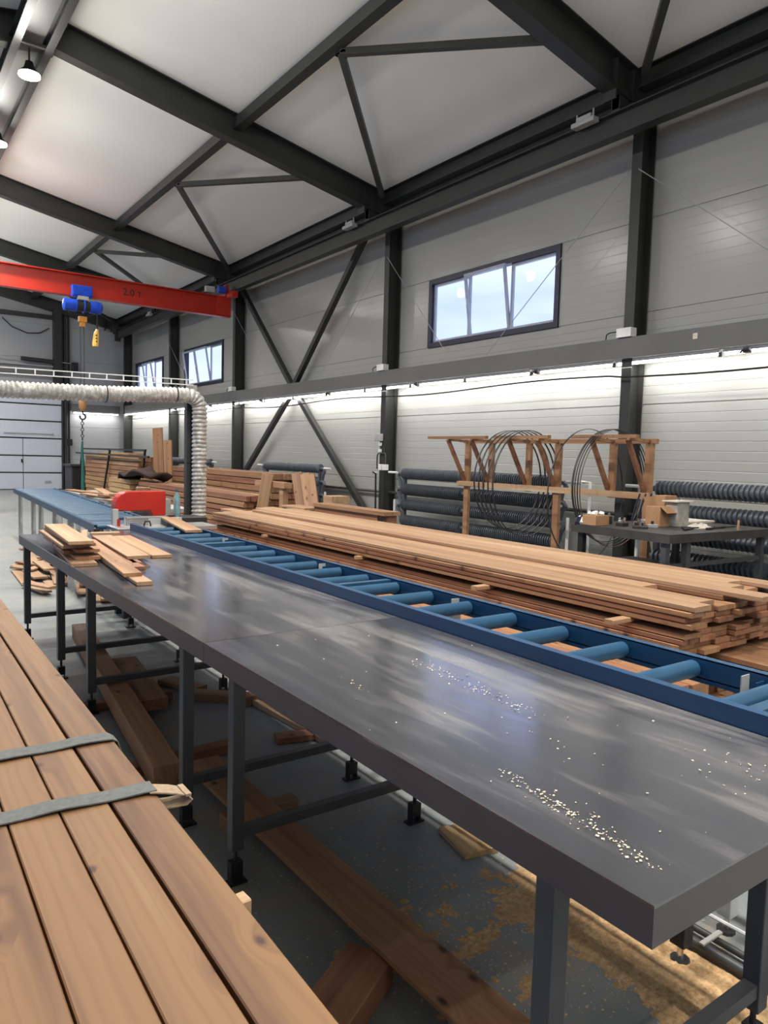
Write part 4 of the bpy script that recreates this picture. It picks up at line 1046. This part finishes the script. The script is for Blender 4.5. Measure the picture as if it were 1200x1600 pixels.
for k in range(3):
    tag(MB().tube([onT(.95+.10*k, 1.05, .30), onT(.92+.10*k, 1.08, .15), onT(.9+.13*k, 1.10, .0)], .010, 6).build('hanging_lead', 'window_blue', origin=onT(1, 1, 0)), 'dark blue lead behind the boxes on the cluttered table, '+['left', 'middle', 'right'][k]+' one', 'lead', 'leads behind the boxes')
# stool under table
sl_t = thing('low_shelf_unit', (6.15, 4.85, 0), 'low dark shelf under the left end of the cluttered table', 'shelf')
MB().box(5.95, 6.6, 4.9, 5.4, .40, .43).build('shelf_top', 'leg_grey', sl_t)
for x in (6.0, 6.55):
    for y in (4.94, 5.36): MB().box(x-.02, x+.02, y-.02, y+.02, 0, .40).build('leg', 'black', sl_t)

# ---------------------------------------------------------------- dust extraction duct and post
dp = thing('duct_post', (2.98, 7.93, 0), 'dark square steel post carrying the extraction hose', 'post')
MB().box(2.945, 3.03, 7.89, 7.97, 0, 2.14).build('post_tube', 'steel_frame', dp)
MB().box(2.88, 3.10, 7.83, 8.03, 0, .012).build('base_plate', 'steel_frame', dp)
MB().box(2.95, 3.07, 7.92, 7.94, 2.14, 2.28).build('top_bracket', 'grey_box', dp)
MB().tube([(2.94, 7.885, 1.42), (3.03, 7.885, 1.42), (3.10, 7.70, 1.42), (3.19, 7.79, 1.42)], .006, 5).build('strap', 'black', dp)
def hose(path, r, pitch, n=20):
    P = [Vector(p) for p in path]; L = [0]
    for a, b_ in zip(P, P[1:]): L.append(L[-1]+(b_-a).length)
    tot = L[-1]; N = int(tot/pitch); pts = []; rs = []
    def at(s_):
        for k in range(len(L)-1):
            if s_ <= L[k+1]+1e-9:
                return P[k].lerp(P[k+1], (s_-L[k])/(L[k+1]-L[k]))
        return P[-1]
    for k in range(N):
        for f_, q in ((0, 1.02), (.25, .97), (.5, .84), (.75, .93)):
            pts.append(at((k+f_)*tot/N)); rs.append(r*q)
    return MB().tube(pts, rs, n, caps=False)
hs = thing('extraction_hose', (2.0, 7.85, 2.1), 'wrinkled translucent spiral extraction hose running level, then down beside the post', 'hose')
cor = arc((2.915, 7.79, 2.015), .135, 90, 0, 8)
pth = [(-2.6, 7.79, 2.02), (1.0, 7.79, 2.08), (2.0, 7.79, 2.105), (2.7, 7.79, 2.145)]+[(x, y, z) for x, y, z in cor]+[(3.052, 7.79, 1.2), (3.05, 7.79, .66)]
hose(pth, .083, .045).build('hose_skin', 'duct_film', hs, smooth=60)
for x, z in ((2.05, 2.108), (2.78, 2.158)):
    MB().tube([(x, 7.79+.088*math.cos(a*math.pi/10), z+.088*math.sin(a*math.pi/10)) for a in range(20)], .006, 5, closed=True).build('hose_clamp', 'black', hs)
tr2 = thing('cable_ladder', (1.5, 7.9, 2.2), 'thin pale wire ladder tray above the extraction hose', 'tray')
def lz(x): return 2.185+(x+2.6)*.0165
for dz in (0, .055):
    MB().beam((-2.6, 7.90, lz(-2.6)+dz), (3.02, 7.90, lz(3.02)+dz), .010, .010).build('tray_wire', 'white_pipe', tr2)
x = -2.5
while x < 3.0:
    MB().beam((x, 7.90, lz(x)), (x, 7.90, lz(x)+.055), .012, .012, up=(0, 1, 0)).build('tray_rung', 'white_pipe', tr2); x += .17

# ---------------------------------------------------------------- chop saw station
sw = thing('cutting_saw', (2.3, 7.3, 0), 'industrial crosscut saw with red guard and aluminium fence between the conveyors', 'saw')
MB().box(1.90, 2.75, 6.70, 7.02, .30, .80).build('cabinet', 'zinc', sw, bev=.01)
MB().box(1.86, 2.80, 6.67, 7.05, .80, .835).build('saw_table', 'aluminium', sw, bev=.004)
for x in (1.95, 2.7):
    for y in (6.74, 6.98): MB().box(x-.03, x+.03, y-.03, y+.03, 0, .30).build('leg', 'steel_frame', sw)
for k in range(4): MB().box(2.02, 2.40, 6.955, 6.975, .838+k*.018, .852+k*.018).build('fence_profile', 'aluminium', sw)
MB().box(2.0, 2.40, 6.975, 6.99, .835, .915).build('fence_back', 'aluminium', sw)
MB().box(1.90, 1.95, 6.98, 7.03, .835, .985).build('fence_plate', 'zinc', sw)
MB().box(2.22, 2.55, 6.95, 7.0, .80, .895).build('front_plate', 'zinc', sw)
gd = MB(); prof = [(.0, .0), (.36, .0), (.38, -.06), (.52, -.06), (.52, .20), (.14, .20)]+[(.14-.14*math.sin(R(a)), .06+.14*math.cos(R(a))) for a in (15, 35, 55, 75, 90)]
vs = [(2.10+a, y, .915+b_) for y in (7.62, 7.78) for a, b_ in prof]; n = len(prof)
gd.add(vs, [tuple(range(n)), tuple(range(2*n-1, n-1, -1))]+[(i, (i+1) % n, (i+1) % n+n, i+n) for i in range(n)])
gd.build('blade_guard', 'saw_red', sw, bev=.008)
MB().box(2.60, 2.68, 7.64, 7.76, 0, 1.03).build('motor_bracket', 'grey_box', sw)
MB().tube([(1.93, 6.9, .90), (1.93, 6.9, .835)], .015, 8).build('clamp_rod', 'saw_red', sw)
MB().tube([(2.14, 6.82, .80), (2.14, 6.82, .85), (2.15, 6.82, .88), (2.19, 6.82, .88), (2.20, 6.82, .85), (2.20, 6.82, .80)], .008, 6).build('handle_loop', 'black', sw)
MB().box(1.86, 1.93, 6.66, 6.70, .60, .80).build('stop_block', 'black', sw)
MB().box(2.42, 2.47, 6.93, 6.98, .835, .92).build('clamp_block', 'black', sw)
# stand for the bottle
sd = thing('side_stand', (2.8, 7.4, 0), 'dark metal stand holding the water bottle right of the saw', 'stand')
MB().box(2.60, 2.93, 7.25, 7.60, .80, .86).build('stand_top', 'steel_frame', sd); MB().box(2.81, 2.90, 7.3, 7.5, 0, .80).build('stand_post', 'steel_frame', sd)
bo = thing('water_bottle', (2.66, 7.40, .86), 'transparent bluish plastic water bottle standing beside the red saw guard', 'bottle')
zz = [0, .01, .06, .12, .17, .215, .245, .262]; rr = [.030, .036, .037, .033, .037, .030, .014, .012]
MB().tube([(2.66, 7.40, .86+a) for a in zz], rr, 16).build('bottle_body', 'bottle_plastic', bo, smooth=True)
MB().cyl((2.66, 7.40, .86+.262), (2.66, 7.40, .86+.285), .016, 12).build('cap', 'sling_green', bo)

# ---------------------------------------------------------------- offcut boards on the table
def off(p0, p1, z, w, h, mat, lab, grp='board offcuts on the far table', dz=0):
    return between((p0[0], p0[1], z), (p1[0], p1[1], z+dz), w, h, mat, lab, 'offcut', grp, name='board_offcut')
lay = TZ+.012
off((1.09, 4.62), (1.17, 5.45), lay, .15, .020, 'wood_pale', 'pale offcut at the bottom of the left pile, sticking out to the front')
off((1.14, 4.74), (1.22, 5.75), lay+.021, .15, .020, 'wood_board', 'offcut second from the bottom of the left pile')
off((1.10, 4.90), (1.16, 5.85), lay+.042, .14, .020, 'wood_board', 'offcut third from the bottom of the left pile')
off((1.15, 4.78), (1.19, 5.80), lay+.063, .14, .020, 'wood_board', 'offcut in the middle of the left pile, reddish end')
off((1.08, 4.85), (1.13, 5.85), lay+.084, .14, .020, 'wood_pale', 'offcut third from the top of the left pile')
off((1.12, 4.76), (1.16, 5.82), lay+.105, .14, .020, 'wood_board', 'offcut just under the top of the left pile')
off((1.09, 4.70), (1.17, 5.85), lay+.126, .145, .020, 'wood_pale', 'pale offcut on top of the left pile')
off((1.21, 3.84), (1.30, 5.30), lay, .085, .020, 'wood_pale', 'lower of the two long crossing offcuts pointing at the viewer')
off((1.20, 4.02), (1.36, 5.65), lay+.021, .10, .020, 'wood_board', 'upper long narrow offcut pointing at the viewer, reddish end')
off((1.34, 4.35), (1.42, 5.9), lay, .07, .020, 'wood_red', 'narrow reddish offcut left of the middle pile')
off((1.38, 4.52), (1.47, 5.9), lay+.0, .06, .020, 'wood_board', 'lowest offcut of the middle pile')
off((1.43, 4.66), (1.52, 5.90), lay+.021, .145, .020, 'wood_pale', 'pale offcut on top of the middle pile')
off((1.62, 4.78), (1.70, 6.0), lay, .135, .020, 'wood_pale', 'pale offcut lying alone at the right, nearest the conveyor')
off((1.50, 6.16), (1.72, 6.12), lay+.012, .07, .03, 'wood_pale', 'short pale block lying crosswise behind the offcuts')
off((1.30, 5.55), (1.50, 6.35), lay+.022, .05, .018, 'wood_old', 'thin strip behind the left pile')
off((2.20, 5.72), (2.42, 7.0), .895, .135, .020, 'wood_pale', 'pale board lying askew across the conveyor rails beside the hose', None)
# offcuts on the side table beyond the saw
rb = random.Random(21)
for k, (x, y, a, L, zq) in enumerate(((2.95, 12.4, .1, 1.6, 0), (3.1, 11.9, -.15, 1.5, .03), (2.9, 11.2, .2, 1.2, 0), (3.05, 10.6, .5, .9, .03), (2.85, 10.0, .1, 1.1, 0), (2.95, 9.8, .25, 1.0, .03), (3.1, 10.9, -.6, .7, .06), (3.05, 9.5, .3, .5, .0), (2.9, 9.3, 1.1, .5, .06))):
    board((x, y, .832+zq+.012), .14, .022, L, 'wood_pale' if k % 3 else 'wood_board', 'pale offcut on the low metal table behind the saw, %s from its far end' % ORD[k], 'offcut', 'offcuts behind the saw', (rb.uniform(-.02, .02), 0, a), name='board_offcut')
tag(MB().box(2.54, 2.70, 8.35, 8.42, .84, 1.12).build('timber_block', 'wood_pale', bev=.01, origin=(2.6, 8.4, .84)), 'pale upright timber block behind the red guard', 'block')
sb = thing('block_support', (2.55, 8.4, 0), 'grey stand under the upright timber block', 'stand'); MB().box(2.54, 2.74, 8.3, 8.5, 0, .84).build('stand_body', 'leg_grey', sb)

# offcuts on the floor beyond the tables
fl_off = [((1.50, 8.9), (1.55, 9.9), .15, .012, 'wood_pale'), ((1.68, 8.5), (1.72, 8.9), .14, .012, 'wood_pale'), ((1.78, 8.6), (1.98, 10.0), .15, .035, 'wood_pale'), ((1.95, 9.2), (2.02, 10.4), .14, .06, 'wood_board'),
          ((2.05, 8.2), (2.30, 9.9), .12, .10, 'wood_pale'), ((1.72, 9.6), (1.95, 9.9), .16, .06, 'wood_board'), ((1.85, 7.9), (1.95, 8.4), .13, .045, 'wood_pale'), ((1.92, 8.1), (2.05, 8.6), .13, .09, 'wood_board'),
          ((1.88, 7.55), (1.99, 8.0), .11, .013, 'wood_pale'), ((1.97, 7.45), (2.07, 7.95), .11, .04, 'wood_pale'), ((2.08, 7.35), (2.18, 7.9), .11, .02, 'wood_board'), ((1.80, 10.4), (2.05, 11.6), .15, .02, 'wood_pale'),
          ((1.95, 11.9), (2.45, 12.6), .16, .02, 'wood_pale'), ((2.0, 11.6), (2.4, 12.1), .14, .06, 'wood_board'), ((1.55, 10.0), (1.9, 10.5), .15, .05, 'wood_pale')]
rb = random.Random(31)
for k in range(12):
    x = rb.uniform(1.55, 2.25); y = 8.0+(x-1.55)*.4+rb.uniform(0, 1.8); a_ = rb.uniform(-.9, .9); L_ = rb.uniform(.3, .7)
    fl_off.append(((x, y), (x+L_*math.sin(a_), y+L_*math.cos(a_)), rb.uniform(.10, .16), .03+.012*k, rb.choice(['wood_pale', 'wood_pale', 'wood_board'])))
BIG = ORD+['seventeenth', 'eighteenth', 'nineteenth', 'twentieth', 'twenty-first', 'twenty-second', 'twenty-third', 'twenty-fourth', 'twenty-fifth', 'twenty-sixth', 'twenty-seventh']
order = sorted(range(len(fl_off)), key=lambda q: fl_off[q][0][1])
for k, (a, b_, w, z, mt_) in enumerate(fl_off):
    between((a[0], a[1], z), (b_[0], b_[1], z+.01*(k % 3)), w, .022, mt_, 'pale offcut in the floor heap beyond the tables, %s from its near end' % BIG[order.index(k)], 'offcut', 'offcuts heaped on the floor', name='board_offcut')

# timber under the tables
between((1.07, 3.08, .108), (1.38, 6.0, .108), .12, .113, 'wood_board', 'thick long timber beam on the floor under the tables', 'beam', name='timber_beam')
between((1.34, 4.10, .083), (1.44, 5.05, .083), .17, .065, 'wood_board', 'short brown timber block lying under the middle table', 'block', name='timber_block')
between((.95, 4.42, .025), (1.55, 4.40, .025), .07, .05, 'wood_red', 'reddish bearer lying across under the far end of the beam', 'bearer', name='bearer')
between((.86, 3.42, .025), (1.55, 3.45, .025), .08, .05, 'wood_red', 'reddish bearer lying across behind the front leg', 'bearer', name='bearer')
lb = [((1.26, 3.18), (1.21, .75), 0)]
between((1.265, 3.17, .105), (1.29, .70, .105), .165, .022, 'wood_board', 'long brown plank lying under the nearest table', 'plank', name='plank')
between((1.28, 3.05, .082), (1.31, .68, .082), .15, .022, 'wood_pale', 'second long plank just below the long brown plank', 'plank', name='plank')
for y, x0_ in ((2.7, 1.15), (1.1, 1.12)):
    between((x0_+.02, y, .035), (x0_+.35, y, .035), .07, .07, 'wood_old', 'small bearer under the long planks, %s one' % ('farther' if y > 2 else 'nearer'), 'bearer', 'bearers under the long planks', name='bearer')
between((.92, 1.52, .045), (1.20, 1.68, .045), .15, .085, 'wood_red', 'short thick wood block on the floor in front of the long plank', 'block', name='timber_block')
between((.66, 1.55, .46), (.735, 1.555, .46), .045, .04, 'wood_pale', 'small lath end sticking out from the foreground pack', 'lath', name='lath')
# square of ribbed board on the floor
rbm = MB(); n = 5; w = .15; pr = []
for k in range(n*6+1):
    pr.append((-w/2+w*k/(n*6), .020+.004*abs(math.sin(math.pi*k/6))))
pr = [(w/2, 0), ]+pr[::-1]+[(-w/2, 0)]
rbm.prism(pr, (0, -.11, 0), (0, .11, 0))
o = rbm.build('ribbed_offcut', 'wood_yellow', origin=(0, 0, 0)); o.location = (1.96, 2.09, .002); o.rotation_euler = (0, 0, R(-12)); tag(o, 'square ribbed decking offcut lying on the light strip of floor', 'offcut')
# small scraps under the middle table
for k, (a, b_, w, h, z, mt_) in enumerate((((1.62, 4.35), (1.90, 4.10), .10, .05, .026, 'wood_pale'), ((1.86, 4.05), (2.10, 4.05), .10, .06, .031, 'wood_board'), ((1.93, 4.2), (2.0, 3.2), .05, .035, .02, 'wood_pale'), ((1.78, 3.42), (2.0, 3.36), .09, .035, .02, 'wood_red'), ((2.05, 4.5), (2.13, 3.7), .07, .03, .017, 'wood_pale'), ((1.62, 4.72), (1.75, 4.42), .12, .03, .017, 'wood_old'))):
    between((a[0], a[1], z), (b_[0], b_[1], z), w, h, mt_, ['pale wood scrap on the floor, left of the thin strip', 'blocky scrap behind the thin strip', 'long thin strip of pale wood on the floor', 'small reddish scrap at the end of the thin strip', 'thin scrap nearest the conveyor legs', 'worn flat scrap under the middle table'][k], 'offcut', 'scraps under the middle table', name='board_offcut')

# ---------------------------------------------------------------- floor pipes beside the conveyor feet
fp = thing('floor_pipes', (2.3, 2, 0), 'pair of dusty floor pipes with wires behind the conveyor feet', 'pipe')
MB().tube([(2.13, .5, .03), (2.13, 6.4, .03)], .016, 10).build('pipe_run', 'leg_grey', fp, smooth=True)
MB().tube([(2.20, .5, .028), (2.20, 6.4, .028)], .012, 10).build('pipe_run', 'steel_brace', fp, smooth=True)
MB().tube([(2.26, .5, .07), (2.25, 1.2, .065), (2.24, 6.4, .07)], .006, 6).build('wire', 'white_plastic', fp)
for y in (1.17, 2.4, 4.0): MB().box(2.11, 2.22, y-.008, y+.008, .046, .052).build('pipe_clip', 'grey_box', fp)

# ---------------------------------------------------------------- sawdust and chips
from mathutils import noise as mn
def dust_field(name, x0, x1, y0, y1, f, lab, step=.012, hmax=.022, mat='sawdust', base=0.0):
    nx = int((x1-x0)/step); ny = int((y1-y0)/step); vs = []; fs = []; H = {}
    for i in range(nx+1):
        for j in range(ny+1):
            x = x0+i*step; y = y0+j*step
            nv = mn.fractal(Vector((x*7, y*7, 3.1)), .8, 2.1, 4)+.5*mn.noise(Vector((x*45, y*45, 1)))
            h = f(x, y)+.42*nv
            H[i, j] = h
    idx = {}
    for i in range(nx):
        for j in range(ny):
            q = [(i, j), (i+1, j), (i+1, j+1), (i, j+1)]
            if max(H[a] for a in q) > 0:
                t = []
                for a in q:
                    if a not in idx:
                        idx[a] = len(vs); h = H[a]
                        vs.append((x0+a[0]*step, y0+a[1]*step, base+(.0015+min(h, 1)*hmax*(.7+.3*random.random()) if h > 0 else .0005)))
                    t.append(idx[a])
                fs.append(tuple(t))
    o = MB().add(vs, fs).build(name, mat, smooth=True); return tag(o, lab, 'sawdust', kind='stuff')
def f1(x, y):
    a = 1-abs(x-(1.98-.04*(y-1.2)))/.24; b1 = 1-max(0, y-1.62)/.28; c_ = 1-max(0, .98-y)/.12
    return min(a, b1, c_)*1.0-.25
dust_field('sawdust', 1.5, 2.5, .8, 2.2, f1, 'orange drift of sawdust under the near end of the conveyor')
def f2(x, y): return .03-((x-1.42)/.42)**2*.6-((y-1.62)/.42)**2*.5
dust_field('sawdust', .95, 1.9, 1.15, 2.3, f2, 'thin scatter of brownish sawdust under the nearest table', hmax=.006)
def flakes(name, pts, lab, mat, s0=.003, s1=.009, zb=0.0):
    vs = []; fs = []; rr = random.Random(5)
    for (x, y) in pts:
        s = rr.uniform(s0, s1); a = rr.uniform(0, 6.28); k = rr.uniform(.3, .8); z = zb+.0015+rr.uniform(0, .002); t = rr.uniform(0, s*.5)
        ca, sa = math.cos(a), math.sin(a); n = len(vs)
        for u, v_, w in ((-1, -1, 0), (1, -1, 0), (1, 1, t), (-1, 1, t)):
            vs.append((x+(u*ca-v_*k*sa)*s, y+(u*sa+v_*k*ca)*s, z+w))
        fs.append((n, n+1, n+2, n+3))
    o = MB().add(vs, fs).build(name, mat); return tag(o, lab, 'shavings', kind='stuff')
rr = random.Random(9); P = []
for k in range(1500):
    x = rr.gauss(1.5, .32); y = rr.gauss(1.7, .5)
    if 0.75 < x < 2.3 and .7 < y < 3.0: P.append((x, y))
for k in range(1400): P.append((rr.gauss(1.97, .14), rr.uniform(.95, 1.8)))
for k in range(500): P.append((rr.uniform(1.2, 2.1), rr.uniform(1.5, 4.5)))
flakes('wood_chips', P, 'small wood chips strewn over the floor under the tables', 'chip', .0015, .0045)
P = []
def streak(x0, y0, x1, y1, n, s):
    for k in range(n):
        t = rr.random()**.8; P.append((x0+(x1-x0)*t+rr.gauss(0, s), y0+(y1-y0)*t+rr.gauss(0, s*1.6)))
streak(1.19, 1.16, 1.135, .72, 190, .012); streak(1.22, 1.10, 1.17, .85, 20, .02); streak(1.58, 1.95, 1.54, 1.40, 150, .018); streak(1.25, 1.97, 1.24, 1.78, 16, .010)
streak(1.42, 1.3, 1.42, 1.0, 8, .03); streak(1.65, 1.0, 1.68, .75, 30, .05)
for k in range(60): P.append((rr.uniform(1.06, 1.92), rr.uniform(.7, 2.5)))
for k in range(25): P.append((rr.uniform(1.1, 1.92), rr.uniform(2.5, 4.4)))
flakes('wood_shavings', [p for p in P if 1.045 < p[0] < 1.93 and p[1] > .67], 'pale wood shavings and crumbs strewn on the nearest table top', 'chip_pale', .0008, .0034, TZ)

for o in list(C.objects):
    if '_o' in o: del o['_o']
